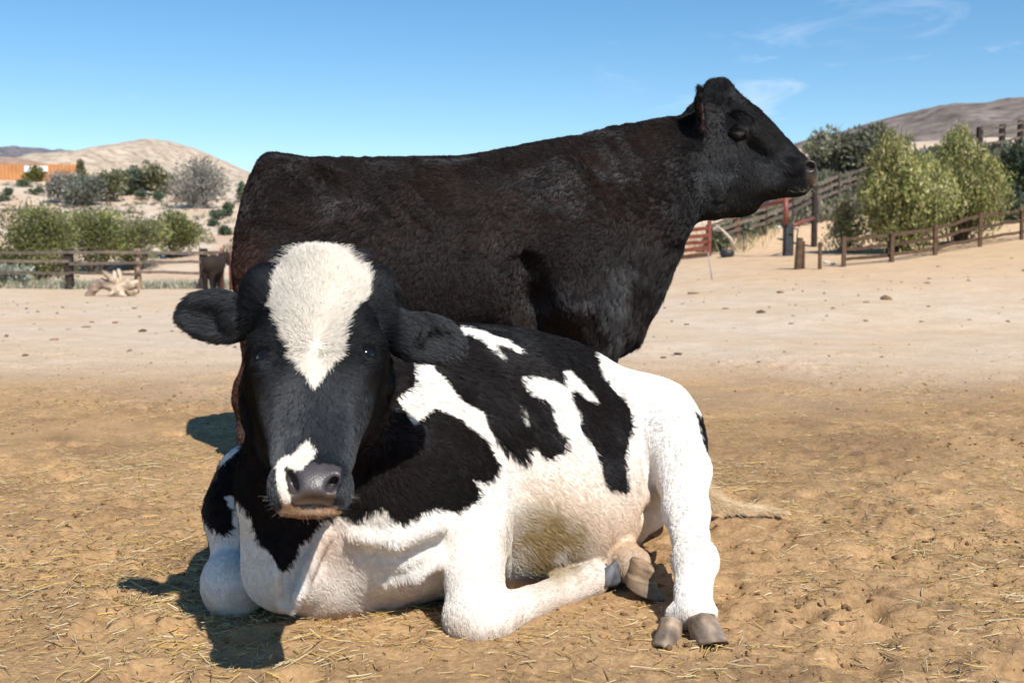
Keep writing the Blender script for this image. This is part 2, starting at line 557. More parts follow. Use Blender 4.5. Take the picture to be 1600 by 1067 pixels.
def clump_ids(P, m_, seed=0):
    """gathers the strands round m_ random tufts"""
    from mathutils import kdtree
    pick = np.random.default_rng(seed).choice(len(P), m_, replace=False)
    kd = kdtree.KDTree(m_)
    for i, p in enumerate(P[pick].tolist()): kd.insert(p, i)
    kd.balance()
    find = kd.find
    inv = np.fromiter((find(p)[1] for p in P.tolist()), np.int32, len(P))
    return inv, P[pick][inv], m_
def fur(name, P, N, D, L, lift, rad, col, parent, mat, npt=4, curl=0.0, clump=None, gloss=.03):
    """hair strands: roots P, combing direction D, length L; clump = (tuft centres, strength)"""
    n = len(P)
    D = norm(D - N * (D * N).sum(1, keepdims=True))
    t = np.linspace(0, 1, npt)[None, :, None]
    L = L[:, None, None]; lift = np.asarray(lift)
    lift = lift[:, None, None] if lift.ndim else lift
    X = P[:, None, :] + L * (D[:, None, :] * (t * (1 - lift) + lift * t * t * 0.6) + N[:, None, :] * lift * (t - 0.45 * t * t))
    X = X - N[:, None, :] * np.minimum(.0012, L * .03)
    if clump:
        pull = (clump[0] - P); pull = pull - N * (pull * N).sum(1, keepdims=True)
        pull = pull * np.minimum(1, L[:, 0] * .9 / (np.linalg.norm(pull, axis=1, keepdims=True) + 1e-6))
        X = X + pull[:, None, :] * (clump[1][:, None, None] if np.ndim(clump[1]) else clump[1]) * t * t
    if curl:
        side = np.cross(N, D)[:, None, :]
        ph = rng.random((n, 1, 1)) * 6.28
        X = X + side * L * curl * (np.sin(ph + t * 4.0) - np.sin(ph))
    cu = bpy.data.hair_curves.new(name)
    cu.add_curves([npt] * n)
    cu.points.foreach_set('position', X.astype(np.float32).ravel())
    r = (np.asarray(rad)[:, None] if np.ndim(rad) else np.full((n, 1), rad)) * np.linspace(1.0, 0.25, npt)[None, :]
    cu.points.foreach_set('radius', r.astype(np.float32).ravel())
    a = cu.attributes.new('Col', 'FLOAT_COLOR', 'CURVE')
    c4 = np.ones((n, 4), np.float32); c4[:, :3] = col; c4[:, 3] = gloss
    a.data.foreach_set('color', c4.ravel())
    return link(name, cu, parent, mat)
def axes_from(x, up):
    """3x3 rows: x axis, side, up made square"""
    x = norm(x); y = norm(np.cross(up, x)); z = np.cross(x, y)
    return np.stack([x, y, z])
# ------------------------------------------------------------------ terrain
def Hgt(x, y):
    x = np.asarray(x, float); y = np.asarray(y, float)
    sR = smooth(x, -1, 7)
    z = sR * .052 * np.clip(y - 13, 0, 21) * smooth(y, 12, 17)
    z = z + .06 * np.maximum(0, x - 6) * smooth(y, 16, 28) * (1 - smooth(x, 30, 60))
    s2 = smooth(x, 0, 6)
    yy = np.maximum(y - 36, 0)
    z = z + s2 * np.where(yy < 26, .2 * yy, 5.2 + 1.2 * (1 - np.exp(-(yy - 26) / 12))) * smooth(y, 35, 40)
    sL = 1 - smooth(x, -7, 1)
    yl = np.maximum(y - 43, 0)
    z = z + sL * np.where(yl < 80, .122 * yl, 9.76 + 1.0 * (1 - np.exp(-(yl - 80) / 20)))
    z = z + .35 * np.maximum(0, -x / np.maximum(y, 1) - .40) * yl * .1 * sL
    P = np.stack([x.ravel(), y.ravel(), np.zeros(x.size)], 1)
    far = smooth(y, 40, 60)
    z = z + (fbm(P, .16, 3, 5).reshape(x.shape) * .55) * far
    z = z + fbm(P, .35, 2, 6).reshape(x.shape) * .05 * smooth(y, 7, 14) * (1 - far)
    return z
def hit(px, py, y0=3.0, y1=400.0):
    """where the sight line through that place meets the terrain"""
    d = ray(px, py); ys = np.geomspace(y0, y1, 1500)
    P = np.array([0, 0, CAM_H]) + d[None, :] * (ys / d[1])[:, None]
    g = Hgt(P[:, 0], P[:, 1])
    b_ = np.where(P[:, 2] <= g)[0]
    i = b_[0] if len(b_) else int(np.argmin(P[:, 2] - g))
    p = P[i].copy(); p[2] = g[i]
    return p
def ground_at(px, y):
    x = ray(px, 410)[0] * y / ray(px, 410)[1]
    return np.array([x, y, float(Hgt(np.array([x]), np.array([y]))[0])])

_dr = np.random.default_rng(55)
DENTS = [(_dr.uniform(-.55, .55) * (yy_ + .6), yy_, _dr.uniform(.045, .085), _dr.uniform(.012, .028)) for yy_ in 2.0 * 4.6 ** _dr.random(230)]
def near_relief(x, y):
    """trodden earth: lumps, dents and hoof prints"""
    P = np.stack([x, y, np.zeros(len(x))], 1)
    a = fbm(P, 1.1, 2, 50) * .018
    b_ = fbm(P, 6.0, 3, 51)
    c_ = fbm(P, 24.0, 3, 52)
    rough = np.clip(.45 + .9 * fbm(P, .9, 2, 53), .12, 1)
    z = a + (np.abs(b_) * .030 - .010) * rough + (np.maximum(c_, -.25)) * .028 * rough + np.maximum(fbm(P, 48.0, 2, 54), -.15) * .016 * rough
    for cx, cy, r_, dp_ in DENTS:
        m_ = np.where((np.abs(x - cx) < 2.2 * r_) & (np.abs(y - cy) < 2.2 * r_))[0]
        if len(m_):
            q = np.hypot(x[m_] - cx, y[m_] - cy) / r_
            z[m_] += dp_ * (-np.exp(-q ** 4) + .55 * np.exp(-((q - 1.35) / .35) ** 2))
    f = 1 - smooth(y, 9, 15)
    # level where the animals rest
    f2 = 1 - .75 * np.exp(-(((x + .05) / .8) ** 2 + ((y - 3.1) / .7) ** 2))
    return z * f * f2 - .004
rows = np.concatenate([np.linspace(-25, 1.0, 14), np.geomspace(1.25, 60, 760), np.geomspace(61, 9000, 170)])
ncol = 560
sx = np.linspace(-1, 1, ncol)
sx = np.sign(sx) * np.abs(sx) ** 1.15
GY = np.repeat(rows[:, None], ncol, 1)
half = np.where(rows < 1.2, 30.0, .70 * rows + 2.6)
half[rows > 60] = .85 * rows[rows > 60]
GX = sx[None, :] * half[:, None]
GZ = Hgt(GX, GY)
nz_ = (GY > 1.1) & (GY < 15)
GZ[nz_] += near_relief(GX[nz_], GY[nz_])
GP = np.stack([GX.ravel(), GY.ravel(), GZ.ravel()], 1)
i, j = np.meshgrid(np.arange(len(rows) - 1), np.arange(ncol - 1), indexing='ij')
a = (i * ncol + j).ravel()
GQ = np.stack([a, a + 1, a + ncol + 1, a + ncol], 1)
P2 = GP * np.array([1, 1, 0])
n1, n2, n3 = fbm(P2, .55, 3, 60), fbm(P2, 3.0, 3, 61), fbm(P2, 14.0, 2, 62)
edge = smooth(GP[:, 1] + 1.6 * n1 + .7 * n2, 6.8, 10.8)
brown = np.array([.450, .280, .140]); dark = np.array([.225, .138, .072]); pale = np.array([.58, .455, .34]); warm = np.array([.56, .405, .265]); hillc = np.array([.52, .375, .26]); palehill = np.array([.60, .50, .40])
gc = brown + (dark - brown) * np.clip(.30 + .75 * n2 + .5 * n1 + .35 * n3, 0, 1)[:, None] * .75
pl = pale + (warm - pale) * np.clip(.40 + .8 * n1 + .5 * n2, 0, 1)[:, None]
pl = pl * (1 + .10 * n3)[:, None]
wr = smooth(GP[:, 0], 1, 8) * smooth(GP[:, 1], 17, 26)
pl = pl + (np.array([.56, .375, .215]) - pl) * (wr * .75)[:, None]
gc = gc + (pl - gc) * edge[:, None]
hl = smooth(GP[:, 1], 38, 46)
hc = hillc + (palehill - hillc) * np.clip(.5 + 1.1 * fbm(P2, .5, 3, 66), 0, 1)[:, None]
gc = gc + (hc - gc) * hl[:, None]
m, nt, b = new_mat('ground_earth')
at_ = nt.nodes.new('ShaderNodeAttribute'); at_.attribute_name = 'Col'
tc = nt.nodes.new('ShaderNodeTexCoord')
nz = nt.nodes.new('ShaderNodeTexNoise'); nz.inputs['Scale'].default_value = 48; nz.inputs['Detail'].default_value = 9; nz.inputs['Roughness'].default_value = .72
nl = nt.nodes.new('ShaderNodeTexNoise'); nl.inputs['Scale'].default_value = 1.7; nl.inputs['Detail'].default_value = 8; nl.inputs['Roughness'].default_value = .7
mr = nt.nodes.new('ShaderNodeMapRange'); mr.inputs['From Min'].default_value = .28; mr.inputs['From Max'].default_value = .72; mr.inputs['To Min'].default_value = .60; mr.inputs['To Max'].default_value = 1.33
mr2 = nt.nodes.new('ShaderNodeMapRange'); mr2.inputs['From Min'].default_value = .3; mr2.inputs['From Max'].default_value = .7; mr2.inputs['To Min'].default_value = .88; mr2.inputs['To Max'].default_value = 1.12
mm = nt.nodes.new('ShaderNodeMath'); mm.operation = 'MULTIPLY'
mu = nt.nodes.new('ShaderNodeVectorMath'); mu.operation = 'SCALE'
for n_ in (nz, nl): nt.links.new(tc.outputs['Object'], n_.inputs['Vector'])
nt.links.new(nz.outputs['Fac'], mr.inputs['Value']); nt.links.new(nl.outputs['Fac'], mr2.inputs['Value'])
nt.links.new(mr.outputs[0], mm.inputs[0]); nt.links.new(mr2.outputs[0], mm.inputs[1])
nt.links.new(at_.outputs['Color'], mu.inputs[0]); nt.links.new(mm.outputs[0], mu.inputs['Scale'])
nt.links.new(mu.outputs[0], b.inputs['Base Color'])
nb = nt.nodes.new('ShaderNodeTexNoise'); nb.inputs['Scale'].default_value = 70; nb.inputs['Detail'].default_value = 8; nb.inputs['Roughness'].default_value = .7
nt.links.new(tc.outputs['Object'], nb.inputs['Vector'])
bp = nt.nodes.new('ShaderNodeBump'); bp.inputs['Strength'].default_value = .75; bp.inputs['Distance'].default_value = .015
nt.links.new(nb.outputs['Fac'], bp.inputs['Height']); nt.links.new(bp.outputs[0], b.inputs['Normal'])
set_in(b, Roughness=.95, Specular_IOR_Level=.12)
M['ground'] = m
ground = link('ground', mesh('ground', GP, GQ, True, gc), None, M['ground'])
tag(ground, 'trodden brown earth yard rising to dry hillsides', kind='structure')
def gz(x, y):
    x = np.asarray(x, float); y = np.asarray(y, float)
    return Hgt(x, y) + np.where((y > 1.1) & (y < 15), near_relief(x, y), 0)

# distant hills
def hill(name, label, outline, d, front, back, c1, c2, seed, amp):
    """ridge through the outline, with real slopes before and behind it"""
    o = np.array([at(px, py, d)[[0, 2]] for px, py in outline])
    nx, ny = 170, 90
    X = np.linspace(o[0, 0], o[-1, 0], nx); t = np.linspace(-1, 1, ny)
    XX, T = np.meshgrid(X, t, indexing='ij')
    YY = d + np.where(T < 0, T * front, T * back)
    R = catmull(o[:, 0], o[:, 1], X)[:, None]
    prof = np.where(T < 0, (1 + T) ** .85 * (1.0) , np.cos(T * math.pi / 2))
    prof = np.where(T < 0, np.sin((1 + T) * math.pi / 2) ** 1.1, prof)
    P = np.stack([XX.ravel(), YY.ravel(), np.zeros(XX.size)], 1)
    n_ = fbm(P, 6.0 / front, 5, seed, .55).reshape(XX.shape)
    gul = -np.abs(fbm(P * np.array([1, .35, 1]), 9.0 / front, 3, seed + 3)).reshape(XX.shape)
    Z = R * prof + (n_ * .6 + gul) * amp * np.minimum(1, (1 - np.abs(T)) * 3) * np.where(np.abs(T) < .12, .35, 1) - 3 * (np.abs(T) > .97)
    V_ = np.stack([XX.ravel(), YY.ravel(), Z.ravel()], 1)
    i, j = np.meshgrid(np.arange(nx - 1), np.arange(ny - 1), indexing='ij'); a = (i * ny + j).ravel()
    q = np.stack([a, a + ny, a + ny + 1, a + 1], 1)
    me = mesh(name, V_, q, True)
    mt = noisy_mat(name + '_slope', c1, c2, scale=14.0 / front * 3, rough=.95, bump=0, detail=10, spec=.05)
    nt = mt.node_tree; b = nt.nodes['Principled BSDF']; cr = [n for n in nt.nodes if n.type == 'VALTORGB'][0]
    sp = nt.nodes.new('ShaderNodeTexVoronoi'); sp.inputs['Scale'].default_value = 70.0 / front
    tc = [n for n in nt.nodes if n.type == 'TEX_COORD'][0]
    nt.links.new(tc.outputs['Object'], sp.inputs['Vector'])
    mr = nt.nodes.new('ShaderNodeMapRange'); mr.inputs['From Min'].default_value = .12; mr.inputs['From Max'].default_value = .42; mr.inputs['To Min'].default_value = .55; mr.inputs['To Max'].default_value = 1.0
    mu = nt.nodes.new('ShaderNodeVectorMath'); mu.operation = 'SCALE'
    nt.links.new(sp.outputs['Distance'], mr.inputs['Value']); nt.links.new(cr.outputs[0], mu.inputs[0]); nt.links.new(mr.outputs[0], mu.inputs['Scale']); nt.links.new(mu.outputs[0], b.inputs['Base Color'])
    o_ = link(name, me, None, mt)
    tag(o_, label, kind='structure')
hill('pale_hill', 'pale tan rounded hill behind the shrubs', [(20, 292), (90, 272), (140, 256), (180, 240), (220, 227), (256, 222), (300, 231), (345, 249), (400, 275), (470, 300), (560, 330)], 520, 240, 260, (.30, .23, .17), (.58, .48, .37), 3, 5.0)
hill('brown_hill', 'dark brown scrubby hill beyond the right fence', [(980, 300), (1100, 264), (1190, 238), (1280, 216), (1340, 200), (1400, 184), (1470, 174), (1545, 171), (1620, 182), (1700, 210), (1800, 250)], 430, 260, 260, (.115, .090, .080), (.27, .225, .195), 9, 5.0)
hill('far_ridge', 'far blue grey mountain ridge on the left', [(-260, 270), (-120, 252), (-30, 250), (20, 240), (70, 236), (130, 241), (190, 246), (280, 256), (420, 280)], 4200, 1500, 1500, (.10, .105, .13), (.22, .20, .20), 14, 60.0)
hill('low_rise', 'low brown rise at the left edge under the ridge', [(-200, 262), (-80, 250), (0, 246), (40, 250), (90, 262), (150, 290)], 330, 120, 120, (.25, .16, .12), (.42, .30, .22), 21, 2.0)

# ------------------------------------------------------------------ straw and clods on the earth
def litter(n, ylo, yhi, power):
    y = ylo * (yhi / ylo) ** (rng.random(n) ** power)
    x = (rng.random(n) * 2 - 1) * (.50 * y + .35)
    return x, y
n = 85000
x, y = litter(n, 1.9, 11.5, .85)
pn = fbm(np.stack([x, y, 0 * x], 1), 1.3, 3, 90)
k_ = rng.random(n) < np.clip(.30 + 1.4 * pn, .05, 1) * (1 - .9 * smooth(y, 8.2, 11))
x, y = x[k_], y[k_]; n = len(x)
hc_ = np.stack(litter(110, 2.0, 8.5, .85), 1)                        # trampled wisps of hay
pick = np.where(rng.random(n) < .30)[0]; ci_ = rng.integers(0, 110, len(pick))
x[pick] = hc_[ci_, 0] + .11 * rng.standard_normal(len(pick)); y[pick] = hc_[ci_, 1] + .13 * rng.standard_normal(len(pick))
Ls = rng.gamma(1.5, .0125, n) + .007; Ls = np.minimum(Ls, .13)
ws = rng.uniform(.0005, .0015, n) * np.where(Ls > .04, 1.25, .9)
an = rng.random(n) * math.pi * 2
d = np.stack([np.cos(an), np.sin(an), rng.normal(0, .16, n)], 1)
cen = np.stack([x, y, gz(x, y) + .003 + rng.random(n) * .006], 1)
sdv = np.stack([-np.sin(an), np.cos(an), rng.normal(0, .4, n)], 1)
bend = rng.normal(0, .035, n)
Vs = np.empty((n, 9, 3))
for q, t in enumerate((-.5, 0.02, .5)):
    c0 = cen + d * (Ls * t)[:, None] + sdv * (bend * Ls * (abs(t) > .1))[:, None]
    Vs[:, q * 3 + 0] = c0 + sdv * ws[:, None]
    Vs[:, q * 3 + 1] = c0 - sdv * ws[:, None]
    Vs[:, q * 3 + 2] = c0 + np.array([0, 0, 1]) * (ws * 1.1)[:, None]
tri = []
for s_ in (0, 3):
    for a_, b_ in ((0, 1), (1, 2), (2, 0)):
        tri.append((s_ + a_, s_ + b_, s_ + 3 + b_, s_ + 3 + a_))
Fs = (np.array(tri)[None] + (np.arange(n) * 9)[:, None, None]).reshape(-1, 4)
t = rng.random(n)
sc_ = np.where((t < .45)[:, None], np.array([.66, .46, .15]), np.where((t < .8)[:, None], np.array([.74, .62, .38]), np.array([.36, .23, .10])))
sc_ = sc_ * rng.uniform(.7, 1.15, (n, 1))
st = link('straw_litter', mesh('straw_litter', Vs.reshape(-1, 3), Fs, False, np.repeat(sc_, 9, 0)), None, M['straw'])
tag(st, 'loose yellow straw scattered over the trodden earth', 'straw', kind='stuff')
# clods: small uneven lumps
ico = bpy.data.meshes.new('t')
import bmesh
bm = bmesh.new(); bmesh.ops.create_icosphere(bm, subdivisions=1, radius=1.0); bm.to_mesh(ico); bm.free()
IV = np.array([v.co[:] for v in ico.vertices]); IF = np.array([p.vertices[:] for p in ico.polygons]); bpy.data.meshes.remove(ico)
n = 15000
x, y = litter(n, 1.9, 13.0, .8)
pn = fbm(np.stack([x, y, 0 * x], 1), .9, 3, 95)
k_ = rng.random(n) < np.clip(.35 + 1.1 * pn, .05, 1) * (1 - .93 * smooth(y, 8, 10.5))
x, y = x[k_], y[k_]; n = len(x)
r = np.minimum(rng.gamma(1.3, .0027, n) + .002, .010)
Vc = IV[None] * (1 + .28 * rng.standard_normal((n, len(IV), 1))) * (r[:, None, None] * rng.uniform(.6, 1.3, (n, 1, 3)) * np.array([1, 1, .7]))
Vc = Vc + np.stack([x, y, gz(x, y) + r * .2], 1)[:, None, :]
Fc = (IF[None] + (np.arange(n) * len(IV))[:, None, None]).reshape(-1, 3)
cc = np.array([.26, .155, .075]) * rng.uniform(.5, 1.25, (n, 1))
cl = link('earth_clods', mesh('earth_clods', Vc.reshape(-1, 3), Fc, False, np.repeat(cc, len(IV), 0)), None, M['clod'])
n = 800
x2 = rng.uniform(-16, 16, n); y2 = 9.0 + 17 * rng.random(n) ** .8
r2_ = rng.gamma(1.4, .007, n) + .006
Vd = IV[None] * (1 + .3 * rng.standard_normal((n, len(IV), 1))) * (r2_[:, None, None] * rng.uniform(.7, 1.5, (n, 1, 3)) * np.array([1.3, 1, .6]))
Vd = Vd + np.stack([x2, y2, gz(x2, y2) + r2_ * .15], 1)[:, None, :]
Fd = (IF[None] + (np.arange(n) * len(IV))[:, None, None]).reshape(-1, 3)
dg = link('dry_dung', mesh('dry_dung', Vd.reshape(-1, 3), Fd, True, np.repeat(np.array([.16, .10, .06]) * rng.uniform(.5, 1.5, (n, 1)), len(IV), 0)), None, M['clod'])
tag(dg, 'small dark crumbs of dry dung over the pale yard', 'dung', kind='stuff')
tag(cl, 'crumbled clods of brown earth strewn over the yard', 'clods', kind='stuff')
# ------------------------------------------------------------------ the black steer that stands behind
SD = 5.30
def S3(px, py, dy=0.0):
    """point of the steer: place in the side view at the mid plane, dy towards (-) or away from (+) the viewer"""
    p = at(px, py, SD)
    return p + np.array([0, dy, 0])
EYE_S = {}
def build_steer():
    k = ppm(SD)
    xs = np.concatenate([np.arange(-1.50, 0.70, 0.011), np.arange(0.70, 1.55, 0.0062)])
    ys = np.arange(4.78, 5.80, 0.0095)
    zs = np.concatenate([np.arange(-0.02, 0.95, 0.010), np.arange(0.95, 1.86, 0.0065)])
    f = Field(xs, ys, zs)
    def tab(rows):
        out = []
        for px, tp, bt, hw in rows:
            a, b_ = S3(px, tp), S3(px, bt)
            out.append((a[0], 0.0, hw, a[2], b_[2]))
        return out
    body = [(372, 400, 430, .03), (376, 350, 480, .11), (383, 306, 525, .17), (394, 275, 545, .22), (411, 249, 548, .255), (434, 241, 545, .275),
            (480, 245, 535, .29), (540, 247, 530, .31), (620, 247, 538, .355), (700, 246, 548, .375), (760, 239, 552, .37), (820, 227, 552, .34),
            (870, 217, 550, .315), (920, 209, 552, .30), (955, 200, 556, .28), (980, 195, 548, .262), (1000, 191, 530, .245), (1020, 187, 492, .22),
            (1045, 183, 440, .195), (1065, 180, 396, .17), (1090, 178, 346, .14), (1110, 195, 330, .10)]
    f.loft((0, SD, 0), (1, 0, 0), (0, 1, 0), (0, 0, 1), tab(body), n=2.15, k=0.05)
    head = [(1052, 215, 330, .07), (1064, 188, 341, .10), (1078, 166, 343, .118), (1092, 150, 339, .126), (1108, 140, 335, .13), (1125, 135, 333, .13),
            (1145, 143, 330, .124), (1165, 158, 325, .117), (1185, 173, 318, .104), (1205, 192, 312, .09), (1225, 214, 308, .08), (1245, 235, 304, .077),
            (1258, 247, 300, .076), (1267, 255, 294, .069), (1273, 261, 286, .052), (1277, 267, 279, .02)]
    f.loft((0, SD, 0), (1, 0, 0), (0, 1, 0), (0, 0, 1), tab(head), n=2.5, k=0.06)
    # hips, ribs, shoulder, brisket
    for sgn in (-1, 1):
        f.ell(S3(470, 300, sgn * .22), (.16, .07, .13), k=.12)
        f.ell(S3(436, 400, sgn * .17), (.17, .115, .30), k=.08)          # thigh
        f.ell(S3(905, 400, sgn * .24), (.17, .085, .30), k=.12)          # shoulder
        f.ell(S3(930, 480, sgn * .18), (.13, .10, .16), k=.08)
        f.ell(S3(660, 430, sgn * .30), (.36, .10, .22), k=.14)           # barrel
    f.ell(S3(968, 510), (.10, .15, .11), k=.08)
    f.ell(S3(1012, 440), (.07, .10, .15), k=.08)                          # dewlap
    # face
    for sgn in (-1, 1):
        f.ell(S3(1116, 264, sgn * .088), (.115, .055, .135), k=.04)        # cheek
        f.ell(S3(1150, 199, sgn * .108), (.062, .036, .045), R=axes_from((1, 0, -.45), (0, 0, 1)), k=.03)   # orbit
        f.ell(S3(1151, 188, sgn * .122), (.055, .022, .017), R=axes_from((1, 0, -.42), (0, 0, 1)), k=.02)   # brow
        f.chain([S3(1172, 215, sgn * .105), S3(1195, 236, sgn * .086), S3(1214, 256, sgn * .075)], [.012, .016, .012], k=.04)
        f.ell(S3(1180, 240, sgn * .125), (.05, .022, .02), R=axes_from((1, 0, -.75), (0, 0, 1)), k=.05, op='sub')
        f.ell(S3(1232, 262, sgn * .075), (.045, .022, .036), k=.03)       # lip side
        f.ell(S3(1260, 262, sgn * .066), (.032, .020, .030), k=.014)      # nostril rim
        f.ell(S3(1259.5, 262, sgn * .085), (.0225, .034, .019), R=axes_from((1, 0, -.6), (0, 0, 1)), k=.006, op='sub')
        f.chain([S3(1270, 288, sgn * .075), S3(1245, 293, sgn * .088), S3(1220, 297, sgn * .092), S3(1196, 299, sgn * .10)], [.006, .007, .006, .004], k=.012, op='sub')
    f.ell(S3(1240, 299), (.055, .055, .022), k=.02)                        # chin
    f.ell(S3(1150, 322), (.10, .06, .05), k=.05)
    f.ell(S3(1112, 327), (.06, .055, .04), k=.05)                         # throat folds
    f.ell(S3(1122, 140), (.055, .07, .035), k=.05)                        # poll
    for sgn in (-1, 1):
        o_ = f.probe(1153.5, 205.5, 4.9, 5.4) if sgn < 0 else o_ * np.array([1, 0, 1]) + np.array([0, 2 * SD - o_[1], 0])
        EYE_S[sgn] = o_
        yv = np.array([0, sgn * 1.0, 0])
        f.ell(o_ + yv * .004, (.029, .018, .0110), R=axes_from((1, 0, -.22), (0, 0, 1)), k=.010, op='sub')
        f.chain([o_ + [-.036, 0, -.002], o_ + yv * .007 + [-.004, 0, .017], o_ + yv * .002 + [.034, 0, .004]], [.007, .010, .007], k=.012)      # upper lid
        f.chain([o_ + [-.032, 0, -.006], o_ + yv * .005 + [.002, 0, -.016], o_ + yv * .000 + [.034, 0, -.008]], [.006, .007, .006], k=.010)     # lower lid
    # hollows and folds of the near side
    def on(px, py, dy=0.0): return f.probe(px, py, 4.75, 5.6) + np.array([0, dy, 0])
    hol = [([on(836, 430, -.035), on(842, 475, -.03), on(860, 520, -.02)], [.012, .028, .024], .17),
           ([on(905, 440, -.018), on(925, 500, -.015), on(930, 530, -.015)], [.015, .025, .02], .07)]
    bmp = [(on(478, 275, .03), (.06, .05, .05)), (on(880, 300, .04), (.10, .05, .16)), (on(640, 330, .05), (.14, .05, .12)), (on(900, 470, .03), (.07, .05, .09))]
    for p_, r_, k_ in hol: f.chain(p_, r_, k=k_, op='sub')
    for p_, r_ in bmp: f.ell(p_, r_, k=.08)
    # ears
    for sgn in (-1, 1):
        base, tip = (S3(1092, 218, sgn * .11), S3(1081, 150, sgn * .20)) if sgn < 0 else (S3(1090, 214, .10), S3(1078, 205, .27))
        ax = tip - base
        R = axes_from(ax, (-.9, -sgn * .2, .1))
        c = (base + tip) / 2
        f.ell(c, (np.linalg.norm(ax) * .56, .058, .022), R=R, k=.025)
        f.ell(c + np.array([.018, sgn * .012, -.005]), (np.linalg.norm(ax) * .42, .036, .016), R=R, k=.012, op='sub')
    # legs
    for sgn in (-1, 1):
        o = .17 * sgn
        f.chain([S3(452, 430, o), S3(442, 520, o * 1.05), S3(412, 590, o * 1.05), S3(400, 618, o), S3(401, 670, o), S3(406, 688, o), S3(414, 700, o)],
                [.20, .125, .075, .062, .044, .048, .042], k=.07)
        f.ell(S3(394, 600, o), (.035, .04, .05), k=.04)                    # hock point
        f.ell(S3(404, 470, o), (.05, .085, .26), k=.05)                   # back of the thigh
        o = .15 * sgn
        f.chain([S3(925, 480, o), S3(928, 560, o), S3(930, 615, o), S3(930, 670, o), S3(932, 688, o), S3(938, 700, o)],
                [.13, .09, .062, .045, .048, .042], k=.06)
    # tail, hanging close behind the far buttock
    f.chain([S3(420, 254), S3(400, 280, .02), S3(389, 340, .03), S3(386, 420, .04), S3(392, 520, .06)], [.035, .03, .026, .022, .02], k=.04)
    V, Q = f.net(2)
    N = vnormals(V, Q)
    hd = smooth(V[:, 0], .80, .98)
    wv = np.sin(V[:, 0] * 60 + V[:, 2] * 45 + 5 * fbm(V, 5, 2, 4)) * smooth(fbm(V, 2.3, 2, 6), .05, .35)
    V = V + (N * ((fbm(V, 5.0, 3, 3) * .007 + wv * .0032 + fbm(V, 38.0, 2, 7) * .0018) * (1 - .75 * hd))[:, None]).astype(np.float32)
    return V, Q, vnormals(V, Q)

def steer_look(P, N):
    """coat colour, hair length, bare skin mask"""
    px, py = pix(P)
    n1 = fbm(P, 3.0, 3, 11); n2 = fbm(P, 9.0, 3, 12)
    black = np.array([.0060, .0050, .0052]); brown = np.array([.026, .0135, .0092]); rust = np.array([.075, .026, .013])
    t = np.clip(.36 + .75 * n1 + .4 * n2, 0, 1) * smooth(P[:, 2], .55, 1.2) * (1 - smooth(px, 1020, 1090))
    t = np.maximum(t, .35 * (1 - smooth(px, 1000, 1080)))
    c = black + (brown - black) * t[:, None]
    t2 = (1 - smooth(px, 372, 440)) * smooth(py, 330, 440) * np.clip(.75 + n1 * .8, 0, 1)
    c = c + (rust - c) * t2[:, None]
    L = np.full(len(P), .019)
    L = L + .010 * smooth(n1, .1, .5)
    hd = smooth(px, 1060, 1100)
    L = L * (1 - hd) + .019 * hd
    L = np.where((px > 940) & (py > 380) & (px < 1075), .045, L)              # shaggy brisket
    L = np.where((px > 1095) & (px < 1185) & (py < 172), .032, L)             # poll tuft
    mz = smooth(px, 1252, 1264) * (1 - smooth(py, 286, 300))
    ear = (px < 1100) & (px > 1066) & (np.abs(P[:, 1] - SD) > .125) & (py > 135) & (py < 236)
    L = np.where(ear, .022, L)
    pinkish = ear & (N[:, 0] > .35) & (py > 165)
    c = np.where(pinkish[:, None], np.array([.055, .028, .024]), c)
    skin = mz
    for e_ in EYE_S.values():
        de = np.linalg.norm(P - e_, axis=1); L = np.where(de < .024, 0, np.where(de < .045, .007, L)); skin = np.maximum(skin, .25 * (de < .030))
    c = c + (np.array([.05, .034, .028]) - c) * (mz * .8)[:, None]
    nose = smooth(px, 1266, 1272) * smooth(py, 272, 282)
    c = c + (np.array([.14, .075, .045]) - c) * (nose * .8)[:, None]
    L = L * (1 - mz)
    lid = np.abs(np.linalg.norm(P - EYE_S[-1], axis=1) - .022) < .008
    c = np.where((lid & (P[:, 2] < EYE_S[-1][2] - .008))[:, None], np.array([.05, .045, .045]), c)  # sun glint on the wet lower lid, put into its colour
    L = np.where(P[:, 2] < .5, .014, L)
    return c, L, skin

V, Q, N = build_steer()
c, L, skin = steer_look(V, N)
steer = empty('standing_steer', (float(S3(650, 600)[0]), SD, 0), 'black brown shaggy steer standing in profile behind the lying cow, head raised to the right', 'cattle')
body = link('body', mesh('body', V, Q, True, c * .7, skin), steer, M['hide'])
cd = norm(np.array([0, 0, CAM_H]) - V)
dens = (.45 + .55 * smooth((N * cd).sum(1), -.3, .1)) * np.where(L < .004, 0, 1) * (1 + 1.6 * smooth(V[:, 0], .80, .95))
P0, N0 = sample_skin(V, Q, N, dens, 400000)
c, L, skin = steer_look(P0, N0)
keep = L > .004
P0, N0, c, L = P0[keep], N0[keep], c[keep], L[keep]
px, py = pix(P0)
D = np.tile(np.array([-.75, 0, -.65]), (len(P0), 1))
whorl = S3(1135, 178)
hd = smooth(px, 1075, 1105)[:, None]
Dh = norm((P0 - whorl) * np.array([1, .8, 1]))
D = D * (1 - hd) + Dh * hd
sh = smooth(py, 380, 470)[:, None] * (1 - hd)
D = D * (1 - sh) + np.array([-.25, 0, -1.0]) * sh
earm = (np.abs(P0[:, 1] - SD) > .13) & (px > 1066) & (px < 1100) & (py < 236)
D[earm] = (S3(1080, 140) - S3(1090, 214))
